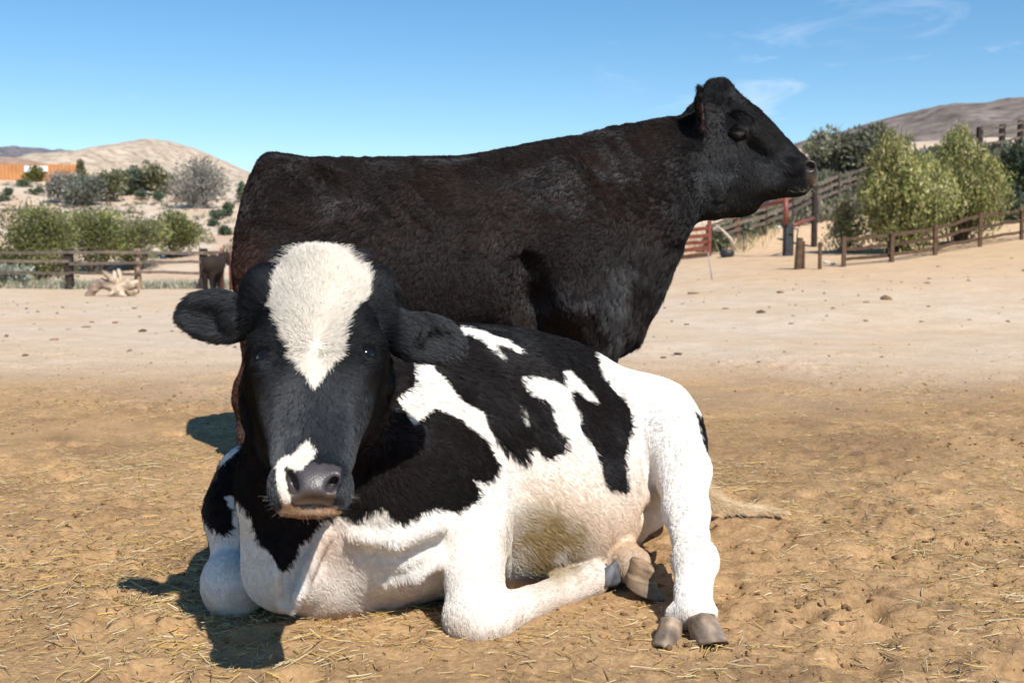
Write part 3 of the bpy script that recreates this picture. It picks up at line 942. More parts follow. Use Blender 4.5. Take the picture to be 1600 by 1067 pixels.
# locks: the hair lies in waves and clumps
for fq, am, sd in ((5, .7, 1), (17, .6, 2), (50, .4, 3)):
    D = D + am * (1 - .3 * hd) * np.stack([fbm(P0, fq, 2, 40 + sd + i * 5) for i in range(3)], 1)
D = norm(D)
ci, cc_, cn = clump_ids(P0, 24000, 3)
tone = (.60 + .8 * rng.random(cn)[ci] ** 1.5 + .5 * (rng.random(len(P0)) - .5))
tone = np.clip(tone, .2, 2.4)[:, None]
Lr = L * (.65 + .6 * rng.random(len(P0))) * (.7 + .6 * vnoise(P0, 30, 8))
lift = np.clip(.14 + .20 * rng.random(cn)[ci] + .12 * vnoise(P0, 12, 9) + .08 * rng.standard_normal(len(P0)), .06, .75)
D = norm(D + .22 * (1 - .2 * hd) * rng.standard_normal((cn, 3))[ci])
lift = lift + .22 * ((px > 1095) & (px < 1140) & (py < 160)) + .15 * (N0[:, 2] > .6)
coat = fur('coat', P0, N0, D, Lr, lift, .00075, np.clip(c * tone, 0, 1), body, M['fur'], curl=.05, clump=(cc_, .55 * (1 - .3 * hd[:, 0])), gloss=.018 + .050 * smooth(fbm(P0 * np.array([.6, 1, 1]), 7.0, 3, 401), 0, .6) + .008 * hd[:, 0])
# eyes
for sgn in (-1, 1):
    mb = []
    ce = EYE_S[sgn] - np.array([0, sgn * .014, 0])
    s_, r_ = 14, .0225
    vs = [[ce[0] + r_ * math.sin(a) * math.cos(b_), ce[1] + r_ * math.sin(a) * math.sin(b_), ce[2] + r_ * math.cos(a)]
          for a in np.linspace(0.01, math.pi - .01, s_) for b_ in np.linspace(0, 2 * math.pi, 2 * s_, endpoint=False)]
    fs = [(i * 2 * s_ + j, (i + 1) * 2 * s_ + j, (i + 1) * 2 * s_ + (j + 1) % (2 * s_), i * 2 * s_ + (j + 1) % (2 * s_)) for i in range(s_ - 1) for j in range(2 * s_)]
    link('eye', mesh('eye', vs, fs, True), steer, M['eye'])
# hooves
def claw(ctr, fwd, side, w, l, h, col, parent, pitch=0.0, name='hoof_claw', sole=(.11, .055, .022)):
    """one claw of a cloven hoof: toe at the front, sole flat; ctr at the coronet centre"""
    fwd = norm(fwd); up0 = np.array([0, 0, 1.0])
    sd = norm(np.cross(up0, fwd)); up0 = np.cross(fwd, sd)
    ca, sa = math.cos(pitch), math.sin(pitch)
    F_, U_ = fwd * ca - up0 * sa, up0 * ca + fwd * sa
    rings = []; cols = []; NS = 20
    col, sole = np.array(col), np.array(sole)
    prof = [(t, .80 + .26 * t ** .8, .72 + .32 * t, .24 * t) for t in np.linspace(0, 1, 9)] + [(1.0, .98, .97, .235), (.985, .70, .74, .225), (.975, .35, .4, .2)]
    for q, (t, sx, sl_, off) in enumerate(prof):
        ring = []
        grow = 1 + .018 * math.sin(t * 24) * (q < 9)                      # growth rings
        for a in np.linspace(0, 2 * math.pi, NS, endpoint=False):
            cx, cy = math.cos(a), math.sin(a)
            x = l * .5 * sl_ * grow * (np.sign(cx) * abs(cx) ** .85) + off * l
            y = w * .5 * sx * grow * (np.sign(cy) * abs(cy) ** .8) * (1 - .55 * max(cx, 0) ** 1.6)
            y += -side * w * .16 * max(cx, 0) ** 2
            zz = -t * h * (1.0 - .22 * (cx < 0) * abs(cx))
            ring.append(ctr + F_ * x + sd * y + U_ * zz)
            cols.append(sole if q >= 9 else col * (1.08 - .32 * t) * (.82 + .18 * math.sin(t * 24 + .6)) + np.array([.0, .004, .010]) * (t > .4))
        rings.append(ring)
    Vv = [p for r in rings for p in r]
    top = len(Vv); Vv.append(ctr + U_ * h * .12); Vv.append(ctr + F_ * l * .2 - U_ * h * .965)
    cols += [col, sole]
    Fc = []; nr = len(rings)
    for r in range(nr - 1):
        for i in range(NS):
            j = (i + 1) % NS
            Fc.append((r * NS + i, (r + 1) * NS + i, (r + 1) * NS + j, r * NS + j))
    for i in range(NS):
        j = (i + 1) % NS
        Fc.append((top, i, j)); Fc.append((top + 1, (nr - 1) * NS + j, (nr - 1) * NS + i))
    Vv = np.array(Vv)
    Vv = Vv + (fbm(Vv, 45, 2, 9) * .0025)[:, None]
    cc = np.array(cols) * (.62 + .76 * vnoise(Vv, 55, 3))[:, None]
    me = mesh(name, Vv, Fc, True, cc)
    return link(name, me, parent, M['hoof'])
for (hx, o) in ((417, .17), (417, -.17), (940, .15), (940, -.15)):
    for s_ in (-1, 1):
        q = S3(hx, 699, o + s_ * .026); q[2] = .065
        claw(q, (1, 0, 0), s_, .05, .095, .065, (.03, .025, .022), steer)
# whiskers on the chin
n = 90
pw = np.stack([S3(rng.uniform(1225, 1268), rng.uniform(290, 302), rng.uniform(-.07, -.02)) for _ in range(n)])
fur('whiskers', pw, np.tile([0, -.7, -.7], (n, 1)), np.stack([rng.uniform(-.2, .8, n), -rng.random(n), -rng.random(n)], 1), rng.uniform(.02, .045, n), .5, .0004,
    np.tile([.25, .22, .2], (n, 1)), steer, M['fur'])
# ------------------------------------------------------------------ the black and white cow that lies in front
RO = np.array([.37, 3.74, 0.0])                    # rump
FW = norm(np.array([-.70, -.714, 0.0]))            # towards the chest
LF = np.array([-FW[1], FW[0], 0.0])                # its left side, turned to the viewer
UP = np.array([0, 0, 1.0])
def B(u, v, z): return RO + FW * u + LF * v + UP * z
POLL, NOSE = at(500, 398, 2.42), at(484, 762, 2.10)
HL = float(np.linalg.norm(NOSE - POLL))
HU = norm(NOSE - POLL)
HV = norm(np.cross(HU, np.array([.13, -1, 0]))); HV = HV if HV[0] > 0 else -HV
HW = norm(np.cross(HU, HV)); HW = HW if HW[1] < 0 else -HW
def H(u, v, w): return POLL + HU * (u * HL) + HV * v + HW * w
HR = np.stack([HU, HV, HW])
EYES = {1: at(583.5, 553.5, 2.372), -1: at(407.5, 557, 2.385)}
def build_cow():
    xs = np.concatenate([np.arange(-.93, -.78, .008), np.arange(-.78, -.06, .0044), np.arange(-.06, .85, .0085)])
    ys = np.concatenate([np.arange(1.96, 2.55, .0048), np.arange(2.55, 4.10, .0085)])
    zs = np.concatenate([np.arange(-.035, .36, .0075), np.arange(.36, .985, .0048)])
    f = Field(xs, ys, zs)
    trunk = [(-.20, .02, .03, .34, .22), (-.17, .02, .13, .42, .10), (-.09, .01, .215, .485, .02), (.02, 0, .26, .53, -.02), (.16, 0, .285, .592, -.03), (.36, 0, .32, .668, -.03),
             (.60, 0, .355, .712, -.03), (.82, 0, .35, .728, -.03), (.98, 0, .33, .735, -.03), (1.10, .03, .285, .725, .0), (1.20, .02, .24, .69, .03),
             (1.28, 0, .19, .61, .10), (1.35, 0, .13, .52, .2), (1.40, 0, .05, .44, .3)]
    f.loft(RO, FW, LF, UP, trunk, n=2.25, k=.05)
    # belly bulging to the viewer, haunches, shoulder
    f.ell(B(.55, .16, .20), (.42, .27, .23), R=np.stack([FW, LF, UP]), k=.12)
    f.ell(B(.04, .185, .32), (.19, .12, .19), R=np.stack([FW, LF, UP]), k=.08)
    f.ell(B(.06, .16, .455), (.10, .08, .05), R=np.stack([FW, LF, UP]), k=.07)
    f.ell(B(-.02, -.22, .25), (.24, .15, .24), R=np.stack([FW, LF, UP]), k=.08)
    f.ell(B(1.08, .24, .36), (.17, .10, .24), R=np.stack([FW, LF, UP]), k=.09)      # left shoulder
    f.ell(B(1.10, -.19, .38), (.15, .09, .22), R=np.stack([FW, LF, UP]), k=.09)     # right shoulder
    # neck
    f.chain([B(1.02, 0, .50), B(1.22, -.01, .55), H(.30, 0, -.24), H(.18, 0, -.15)], [.22, .195, .15, .12], k=.08)
    f.chain([H(.42, 0, -.26), B(1.33, 0, .34), B(1.34, 0, .135)], [.085, .12, .115], k=.07)
    # brisket
    f.ell(at(520, 880, 2.91), (.15, .15, .135), R=np.stack([LF, FW, UP]), k=.05)
    f.ell(at(585, 892, 3.00), (.16, .15, .115), R=np.stack([LF, FW, UP]), k=.05)
    f.chain([at(440, 830, 2.88), at(445, 890, 2.86), at(455, 930, 2.86)], [.05, .045, .045], k=.03)
    f.ell(at(505, 918, 2.90), (.125, .12, .085), k=.04)
    f.ell(at(575, 918, 2.95), (.12, .12, .08), k=.04)
    f.chain([at(560, 845, 2.84), at(650, 842, 2.88), at(700, 815, 2.88)], [.03, .035, .05], k=.05)
    f.chain([at(512, 832, 2.80), at(480, 880, 2.79), at(462, 930, 2.81)], [.018, .026, .030], k=.035)      # folds of loose skin
    f.chain([at(455, 865, 2.78), at(448, 915, 2.79)], [.012, .018], k=.035, op='sub')
    f.chain([at(560, 880, 2.80), at(640, 868, 2.86), at(690, 850, 2.88)], [.010, .022, .016], k=.04, op='sub')
    # right foreleg (left in the view): folded knee
    f.chain([at(395, 750, 3.02), at(378, 800, 2.97), at(372, 870, 2.92)], [.10, .095, .07], k=.05)
    f.ell(at(367, 911, 2.87), (.087, .10, .096), k=.016)
    f.ell(at(392, 925, 2.93), (.05, .08, .06), k=.02)
    # left foreleg (right in the view): elbow, forearm, knee, cannon folded back
    f.chain([at(740, 760, 2.97), at(744, 835, 2.82)], [.11, .084], k=.06)
    f.chain([at(744, 830, 2.82), at(741, 905, 2.73), at(744, 958, 2.68)], [.082, .070, .074], k=.025)
    f.ell(at(746, 968, 2.68), (.082, .078, .062), k=.03)
    f.chain([at(775, 962, 2.70), at(830, 944, 2.83), at(885, 920, 2.95), at(925, 904, 3.03)], [.060, .043, .044, .051], k=.025)
    f.ell(at(888, 892, 2.985), (.02, .02, .018), k=.012)
    f.ell(at(868, 900, 2.96), (.015, .015, .014), k=.012)
    # left hind leg, reaching to the viewer
    f.chain([at(985, 665, 3.58), at(1028, 668, 3.44), at(1048, 692, 3.34), at(1066, 735, 3.22), at(1072, 800, 3.07), at(1080, 850, 2.92)],
            [.15, .115, .098, .076, .058, .050], k=.06)
    f.ell(at(1086, 872, 2.86), (.058, .055, .058), k=.02)
    f.ell(at(1106, 880, 2.87), (.020, .020, .026), k=.02)
    f.chain([at(1086, 880, 2.84), at(1083, 925, 2.75), at(1082, 955, 2.69)], [.056, .043, .047], k=.025)
    f.ell(at(1102, 955, 2.70), (.032, .032, .02), k=.02); f.ell(at(1058, 958, 2.70), (.03, .03, .02), k=.02)
    # right hind foot pushed through under the belly
    f.chain([at(930, 860, 3.25), at(968, 872, 3.12), at(990, 884, 3.04)], [.06, .056, .052], k=.03)
    # crease before the thigh
    f.chain([at(1002, 790, 3.22), at(1022, 820, 3.12), at(1032, 860, 3.05)], [.012, .024, .02], k=.03, op='sub')
    # head
    ht = []
    for y_, hw, tp, bt in ((381, 14, -.055, -.12), (388, 32, -.032, -.16), (402, 54, -.010, -.20), (430, 78, .010, -.23), (460, 90, .020, -.25), (500, 95, .024, -.26), (550, 92, .012, -.25),
                           (600, 84, -.002, -.23), (650, 78, -.006, -.20), (700, 69, -.003, -.16), (735, 62, .004, -.12), (758, 61, .006, -.085), (775, 56, -.002, -.06),
                           (785, 50, -.010, -.046), (790, 46, -.016, -.044)):
        u = (y_ - 398) / (762 - 398)
        d = POLL[1] + (NOSE[1] - POLL[1]) * u
        ht.append((u * HL, 0, hw / ppm(d), tp, bt))
    f.loft(POLL, HU, HV, HW, ht, n=2.7, k=.06, taper=.45)
    f.ell(H(.03, 0, -.035), (.042, .058, .045), R=HR, k=.05)                            # poll
    for sgn, (ex, ey) in ((1, (575.5, 553)), (-1, (411, 557))):
        e_ = f.probe(ex, ey, 2.2, 2.6) - HW * .004
        nE = norm(HV * sgn * .72 + HW * .70); tE = np.cross(HU, nE)
        tE = tE if tE @ HV * sgn > 0 else -tE
        f.ell(e_ - nE * .030, (.052, .042, .040), R=np.stack([HU, tE, nE]), k=.035)            # orbit
        f.chain([e_ - HU * .034 - tE * .034 + nE * .002, e_ - HU * .030 + nE * .008, e_ - HU * .014 + tE * .026 + nE * .002], [.013, .016, .012], k=.022)   # brow
        e_ = f.probe(ex, ey, 2.2, 2.6)
        EYES[sgn] = e_ - nE * .010
        f.ell(e_ + nE * .004, (.0165, .0245, .018), R=np.stack([HU, tE, nE]), k=.005, op='sub')  # eye opening
        f.chain([e_ + HU * .010 - tE * .026, e_ + HU * .0215 + nE * .001, e_ + HU * .010 + tE * .026], [.005, .006, .005], k=.008)   # lower lid
        f.ell(e_ + HU * .050 - tE * .030 + nE * .012, (.024, .014, .018), R=np.stack([HU, tE, nE]), k=.035, op='sub')      # hollow under the eye
        f.ell(H(.66, sgn * .052, .012), (.05, .010, .012), R=HR, k=.04, op='sub')
        f.ell(H(.46, sgn * .075, -.12), (.11, .035, .08), R=HR, k=.06)                   # cheek
        f.ell(H(.10, sgn * .115, -.06), (.05, .045, .05), R=HR, k=.04)                 # ear root / horn bud
    # muzzle
    f.ell(H(.985, 0, -.005), (.052, .062, .030), R=HR, k=.025)
    for sgn in (-1, 1):
        f.ell(H(.985, sgn * .055, -.022), (.045, .026, .034), R=HR, k=.02)
    vd = norm(at(486, 752, 2.1) - np.array([0, 0, CAM_H]))
    for (a_, b_, w_, h_, sl_) in ((455.5, 752, .0125, .0245, .38), (519, 756, .0085, .0155, -.75)):
        f.ell(f.probe(a_, b_, 1.98, 2.3) + vd * .006, (h_, w_, .032), R=axes_from(np.array([sl_, 0, -1.0]), -vd), k=.007, op='sub')
    f.ell(at(485, 795, 2.112), (.052, .032, .0120), k=.008)                                # lower lip
    f.chain([f.probe(a_, b_, 1.95, 2.3) for a_, b_ in ((453, 792), (466, 788.5), (484, 787), (503, 788.5), (521, 791))], [.004, .006, .007, .006, .004], k=.004, op='sub')   # mouth
    # ears
    for (base, mid, tip, fl, wd) in (((404, 496, 2.42), (344, 494, 2.43), (292, 482, 2.46), (-.12, -1, .30), .054),
                                     ((606, 524, 2.42), (662, 528, 2.45), (716, 538, 2.50), (.12, -1, .45), .052)):
        b_, m_, t_ = at(*base), at(*mid), at(*tip)
        R = axes_from(t_ - b_, fl)
        f.ell(m_, (np.linalg.norm(t_ - b_) * .53, wd, .026), R=R, k=.025)
        f.ell(m_ + R[2] * .020 + np.array([0, 0, -.012]), (np.linalg.norm(t_ - b_) * .40, wd * .60, .018), R=R, k=.015, op='sub')
        f.chain([H(.14, .10 if b_[0] > POLL[0] else -.10, -.07), b_ * .6 + m_ * .4], [.045, .032], k=.03)
    # folds of loose skin on the brisket and behind the elbow, laid on the skin itself
    def on(px, py, dd=0.0): return f.probe(px, py, 2.5, 3.8) + np.array([0, dd, 0])
    ridges = [([on(506, 838), on(482, 880), on(464, 925), on(456, 950)], [.016, .020, .020, .016]), ([on(552, 838), on(620, 846), on(688, 818)], [.014, .020, .022]),
              ([on(600, 912), on(650, 900), on(690, 878)], [.008, .013, .013]), ([on(428, 850), on(434, 900), on(440, 945)], [.012, .014, .012])]
    grooves = [([on(470, 858, -.004), on(453, 900, -.004), on(446, 940, -.004)], [.010, .015, .014]), ([on(560, 868, -.006), on(630, 874, -.008), on(690, 850, -.008)], [.008, .020, .018]),
               ([on(640, 918, -.006), on(688, 906, -.006)], [.010, .014]), ([on(1000, 690, -.006), on(1014, 745, -.006), on(1026, 800, -.006)], [.006, .012, .012]), ([on(968, 600, -.01), on(985, 640, -.01), on(990, 700, -.01)], [.015, .025, .02])]
    for p_, r_ in ridges: f.chain(p_, r_, k=.022)
    for p_, r_ in grooves: f.chain(p_, r_, k=.03, op='sub')
    V, Q = f.net(2)
    N = vnormals(V, Q)
    return V, Q, N

def _z(pts, x0, y0, s): return [(x0 + a / s, y0 + b_ / s) for a, b_ in pts]
PA = [(380, 470), (600, 470), (640, 540), (647, 571), (649, 600), (620, 623), (647, 665), (678, 638), (705, 649), (756, 683), (772, 712), (781, 730), (767, 754), (738, 750), (748, 763),
      (747, 781), (716, 801), (680, 793), (665, 799), (629, 821), (600, 795), (582, 797), (560, 813), (525, 806), (502, 815), (481, 842), (468, 848), (460, 875), (443, 894), (435, 888), (424, 867),
      (401, 842), (391, 804), (360, 773), (349, 777), (362, 800), (364, 825), (349, 838), (330, 825), (300, 780), (310, 740), (335, 690), (365, 640)]
PW1 = [(374, 650), (372, 704), (352, 722), (336, 736), (330, 704), (350, 660)]
PB = _z([(325, 262), (390, 330), (430, 390), (540, 450), (560, 520), (620, 600), (720, 675), (725, 620), (760, 595), (790, 640), (830, 655), (890, 620), (900, 570), (860, 530), (840, 470),
         (820, 410), (790, 390), (740, 380), (705, 330), (710, 300), (770, 295), (830, 315), (880, 330), (890, 310), (880, 280), (910, 265), (960, 320), (1010, 370), (1035, 410), (985, 400),
         (930, 355), (915, 365), (920, 400), (950, 450), (960, 530), (1020, 610), (1050, 700), (1060, 760), (1085, 795), (1120, 790), (1158, 805), (1160, 740), (1145, 660), (1165, 570),
         (1185, 520), (1175, 440), (1150, 400), (1100, 360), (1060, 310), (1035, 270), (1030, 220), (1005, 165), (960, 120), (900, 40), (480, 20), (300, 120)], 560, 480, 2.759)
PW2 = _z([(440, 80), (500, 92), (560, 112), (640, 140), (690, 170), (712, 197), (690, 198), (640, 172), (600, 162), (590, 172), (622, 212), (630, 230), (585, 198), (535, 152), (470, 118), (400, 140)], 560, 480, 2.759)
PW3 = _z([(690, 430), (720, 450), (735, 505), (715, 515)], 560, 480, 2.759)
PC = [(1084, 640), (1104, 655), (1115, 690), (1112, 710), (1103, 706), (1096, 676)]
PBLZ = _z([(545, 250), (560, 215), (590, 170), (650, 110), (700, 60), (780, 10), (860, 20), (930, 110), (985, 170), (1030, 230), (1042, 270), (1020, 340), (950, 385), (910, 430), (890, 500), (885, 580),
           (840, 650), (800, 700), (755, 770), (735, 750), (720, 700), (650, 610), (655, 580), (620, 510), (590, 440), (545, 370), (535, 310)], 250, 360, 3.138)
PBLZ = [(503 + (x_ - 503) * (.93 if y_ < 475 else 1.0), y_) for x_, y_ in PBLZ]
PMOUTH = _z([(360, 812), (470, 800), (560, 793), (650, 800), (745, 818), (742, 836), (640, 842), (560, 846), (450, 842), (368, 830)], 400, 660, 6.275)
PMW = _z([(520, 130), (540, 190), (590, 265), (575, 330), (520, 390), (450, 455), (370, 470), (305, 425), (285, 440), (290, 560), (310, 680), (350, 740), (330, 790), (250, 760), (215, 650), (195, 520),
          (215, 390), (250, 330), (350, 310), (420, 220)], 400, 660, 6.275)
PNOSE = _z([(290, 430), (370, 470), (450, 470), (540, 385), (640, 400), (760, 405), (840, 440), (830, 560), (790, 640), (770, 770), (730, 830), (560, 800), (380, 815), (345, 760), (300, 640)], 400, 660, 6.275)
PCHIN = _z([(240, 740), (330, 790), (380, 815), (560, 800), (740, 825), (800, 830), (760, 900), (690, 940), (500, 960), (350, 930), (250, 860)], 400, 660, 6.275)
HEADX = lambda P: ((P - POLL) @ HU / HL, (P - POLL) @ HV, (P - POLL) @ HW)
def cow_look(P, N, jit=0.0):
    px, py = pix(P)
    if jit:
        e = 3.0 * fbm(P, 60, 2, 71); px, py = px + e + jit * rng.standard_normal(len(P)), py + 3.0 * fbm(P, 60, 2, 72) + jit * rng.standard_normal(len(P))
    facing = (N * norm(np.array([0, 0, CAM_H]) - P)).sum(1)
    hu, hv, hw = HEADX(P)
    head = (P[:, 1] < 2.56) & (hu < 1.2) & (P[:, 2] > .36)
    n1 = fbm(P, 2.2, 3, 21)
    white = np.array([.77, .735, .69]); cream = np.array([.70, .52, .37]); black = np.array([.0050, .0050, .0060]); brn = np.array([.016, .0100, .0085])
    far = ~head & (((P - RO) @ LF) < -.05) & (facing < .05)
    blk = in_poly(px, py, PA) & ~in_poly(px, py, PW1)
    blk |= (in_poly(px, py, PB) & ~in_poly(px, py, PW2) & ~in_poly(px, py, PW3)) | in_poly(px, py, PC)
    blk = np.where(far, n1 > -.12, blk)
    blk |= (P[:, 1] < 2.66) & (P[:, 2] > .40)
    c = np.tile(white, (len(P), 1))
    # soiled belly and warm underside
    b1 = np.exp(-(((px - 855) / 62) ** 2 + ((py - 848) / 60) ** 2)) * ~head
    b2 = smooth(py, 640, 860) * smooth(px, 770, 830) * (1 - smooth(px, 1000, 1040)) * ~head * smooth(P[:, 1] + .9 * P[:, 2], 3.06, 3.16)
    c = c + (cream - c) * (b2 * .8)[:, None]
    c = c + (np.array([.27, .18, .065]) - c) * np.clip(b1 * (1.25 + 1.2 * fbm(P, 16, 3, 31)), 0, .95)[:, None]
    low = (1 - smooth(P[:, 2], .01, .09)) * ~head
    c = c + (np.array([.42, .28, .16]) - c) * (low * np.clip(.55 + .6 * fbm(P, 20, 2, 32), 0, 1) * .8)[:, None]
    dst = np.clip(.25 + .9 * fbm(P, 7, 4, 33), 0, 1) * (1 - smooth(P[:, 2], .10, .42)) * ~head
    c = c + (np.array([.58, .43, .29]) - c) * (dst * .25)[:, None]
    rf = ((px > 955) & (px < 1030) & (py > 845) & (P[:, 1] > 2.9))
    c = c + (np.array([.42, .28, .17]) - c) * (rf * .75)[:, None]
    pk = np.exp(-(((px - 510) / 50) ** 2 + ((py - 850) / 55) ** 2)) * ~head
    c = c + (np.array([.62, .42, .30]) - c) * (pk * .5)[:, None]
    tb = np.clip(.35 + .7 * n1, 0, 1)[:, None]
    c = np.where(blk[:, None], black + (brn - black) * tb, c)
    L = np.full(len(P), .013)
    L = np.where(blk, .020, L)
    L = np.where(blk, L, L + .016 * smooth(b1, .05, .6))
    shag = in_poly(px, py, [(650, 560), (760, 560), (850, 640), (850, 730), (800, 735), (730, 660)])
    L = np.where(shag & blk, .034, L)
    legs = (py > 800) & (px > 660) & ~((px > 790) & (px < 960) & (py < 900))
    L = np.where(legs | ((px < 430) & (py > 845)), .009, L)
    # head
    ch = np.tile(np.array([.0062, .0068, .0082]), (len(P), 1)) + (np.array([.0035, .0047, .0062]) * smooth(hu, .42, .62)[:, None])  # dark slate coat with sky sheen put into its colour, stronger down the face
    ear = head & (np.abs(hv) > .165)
    ch[ear] = np.array([.0095, .0103, .0122])  # ears lightened bluish: sheen put into the coat colour
    blz = in_poly(px, py, PBLZ) & (facing > -.35) & (hu < .75)
    mzw = in_poly(px, py, PMW) & (facing > -.1)
    nose = in_poly(px, py, PNOSE) & (facing > -.1) & (hu > .8)
    chin = (in_poly(px, py, PCHIN) | (hu > 1.07)) & (hu > .9)
    ch = np.where(blz[:, None], np.array([.66, .605, .53]), ch)
    ch = np.where(mzw[:, None], np.array([.64, .59, .52]), ch)
    ch = np.where(chin[:, None], np.array([.30, .175, .095]), ch)
    tn = smooth(py, 757, 785)[:, None]
    ch = np.where(nose[:, None], np.array([.070, .060, .064]) * (1 - tn) + np.array([.095, .062, .042]) * tn, ch)
    ch = np.where((in_poly(px, py, PMOUTH) & (hu > .9))[:, None], np.array([.018, .011, .009]), ch)  # dark lip line; the carved crease's shade is put into its colour
    nostril = nose & (hw < -.012) & (hu < 1.04)
    ch = np.where(nostril[:, None], np.array([.02, .015, .015]), ch)
    Lh = .0125 + .012 * smooth(-hu, -.62, -.30) + .011 * smooth(-hu, -.14, .02)
    Lh = np.where(ear, .030, Lh)
    Lh = np.where(hu > .86, .0065, Lh)
    Lh = np.where(chin, .0035, Lh)
    Lh = np.where(nose, 0, Lh)
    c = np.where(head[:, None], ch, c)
    L = np.where(head, Lh, L)
    skin = np.where(head & nose, 1.0, 0.0)
    for e_ in EYES.values():
        de = np.linalg.norm(P - e_, axis=1)
        L = np.where(head & (de < .0275), 0, np.where(head & (de < .038), .006, L))
    return c, L, skin, head, hu, hv

V, Q, N = build_cow()
c, L, skin, head, hu, hv = cow_look(V, N)
cow = empty('lying_cow', (float(RO[0] - .35), float(RO[1] - .4), 0), 'black and white cow lying on the straw littered ground, facing the camera', 'cattle')
body = link('body', mesh('body', V, Q, True, c * np.where(c.mean(1) > .2, .92, .7)[:, None], skin), cow, M['hide'])
cd = norm(np.array([0, 0, CAM_H]) - V)
dens = (.35 + .65 * smooth((N * cd).sum(1), -.3, .1)) * np.where(L < .002, 0, 1) * np.where(V[:, 2] < .012, 0, 1) * np.where(head, 3.4, 1) * np.where(V[:, 1] > 2.6, 1, 1.3)
P0, N0 = sample_skin(V, Q, N, dens, 460000)
c, L, skin, head, hu, hv = cow_look(P0, N0, 1.2)
keep = L > .002
P0, N0, c, L, head, hu, hv = [a[keep] for a in (P0, N0, c, L, head, hu, hv)]
px, py = pix(P0)
D = np.tile(-FW * .75 + np.array([0, 0, -.65]), (len(P0), 1))
leg = ((px > 1035) & (py > 640)) | ((px > 660) & (px < 800) & (py > 800)) | ((px < 430) & (py > 840))
D[leg] = np.array([0, -.35, -.9])
can = (px > 800) & (px < 970) & (py > 890)
D[can] = at(950, 905, 3.03) - at(770, 962, 2.7)
wh = H(.43, .0, .02)
Dh = norm(P0 - wh)
D = np.where(head[:, None], Dh, D)
ear = head & (np.abs(hv) > .15)
D[ear] = norm(np.stack([np.sign(hv[ear]), np.zeros(ear.sum()), -.35 * np.ones(ear.sum())], 1))
for fq, am, sd in ((6, .40, 1), (26, .55, 2), (70, .40, 3)):
    w = np.where(head, .5, np.where(c.mean(1) > .2, .45, 1.0))[:, None] * am
    D = D + w * np.stack([fbm(P0, fq, 2, 80 + sd + i * 5) for i in range(3)], 1)
D = norm(D)
ci, cc_, cn = clump_ids(P0, 24000, 5)
tone = (.62 + .7 * rng.random(cn)[ci] ** 1.4 + .5 * (rng.random(len(P0)) - .5))[:, None]
tone = np.clip(tone, .2, 2)
dark_ = c.mean(1) < .2
D = norm(D + np.where(dark_, .22, .10)[:, None] * np.where(head, .5, 1)[:, None] * rng.standard_normal((cn, 3))[ci])
tone = np.where(c.mean(1, keepdims=True) > .2, .9 + .2 * tone * .6, tone)
Lr = L * (.7 + .5 * rng.random(len(P0))) * (.75 + .5 * vnoise(P0, 40, 8))
lift = np.clip(.16 + .22 * vnoise(P0, 45, 9) + .08 * rng.standard_normal(len(P0)), .06, .7)
lift = np.where(head & (hu < .22), lift + .14, lift)
lift = np.where(head & (hu > .45), lift * .6, lift)
lift = np.where(ear, lift + .12, lift)
rad = np.where(L > .026, .0007, .00055)
coat = fur('coat', P0, N0, D, Lr, lift, rad, np.clip(c * tone, 0, .86), body, M['fur'], curl=.04, clump=(cc_, np.where(dark_, .5, .35) * np.where(head & (hu > .3), .7, 1)), gloss=np.where(dark_, .012 + .035 * smooth(fbm(P0, 6.0, 3, 402), 0, .6) + head * (.004 + .022 * smooth(hu, .45, .6) + .022 * (np.abs(hv) > .16)), .01))
# eyes
for sgn in (-1, 1):
    ce = EYES[sgn]; r_ = .0215; s_ = 14
    vs = [[ce[0] + r_ * math.sin(a) * math.cos(b_), ce[1] + r_ * math.sin(a) * math.sin(b_), ce[2] + r_ * math.cos(a)]
          for a in np.linspace(0.01, math.pi - .01, s_) for b_ in np.linspace(0, 2 * math.pi, 2 * s_, endpoint=False)]
    fs = [(i * 2 * s_ + j, (i + 1) * 2 * s_ + j, (i + 1) * 2 * s_ + (j + 1) % (2 * s_), i * 2 * s_ + (j + 1) % (2 * s_)) for i in range(s_ - 1) for j in range(2 * s_)]
    link('eye', mesh('eye', vs, fs, True), cow, M['eye'])
# whiskers round the muzzle
n = 46
aw = rng.uniform(-1.35, 1.35, n)
pw = np.stack([H(1.0 + .09 * math.cos(a * 1.1) * rng.uniform(.7, 1.1), .072 * math.sin(a), -.018 + rng.uniform(-.01, .01)) for a in aw])
dw = np.stack([HV * math.sin(a) * 1.1 + HU * .45 * math.cos(a) + HW * rng.uniform(0, .6) for a in aw])
fur('whiskers', pw, np.tile(HW, (n, 1)), dw + .25 * rng.standard_normal((n, 3)), rng.uniform(.012, .04, n), .35, .00015, np.tile([.4, .37, .34], (n, 1)), cow, M['fur'])
# forelock and flyaway hair on the poll
n = 1900
pv = np.clip(.045 * rng.standard_normal(n), -.085, .085)
pw = np.stack([H(-.015 + rng.uniform(-.03, .06), v, -.012 - 2.2 * v * v) for v in pv])
cl = in_poly(*pix(pw), PBLZ)
dw = np.stack([HV * (v * 9 + .25 * rng.standard_normal()) - HU * (.75 + .3 * rng.standard_normal()) + HW * .25 * rng.standard_normal() for v in pv])
fur('forelock', pw, np.tile(norm(-HU * .6 + HW * .7), (n, 1)), dw, rng.uniform(.02, .05, n), .45, .0006, np.where(cl[:, None], [.66, .605, .53], [.012, .012, .014]), cow, M['fur'], curl=.12)
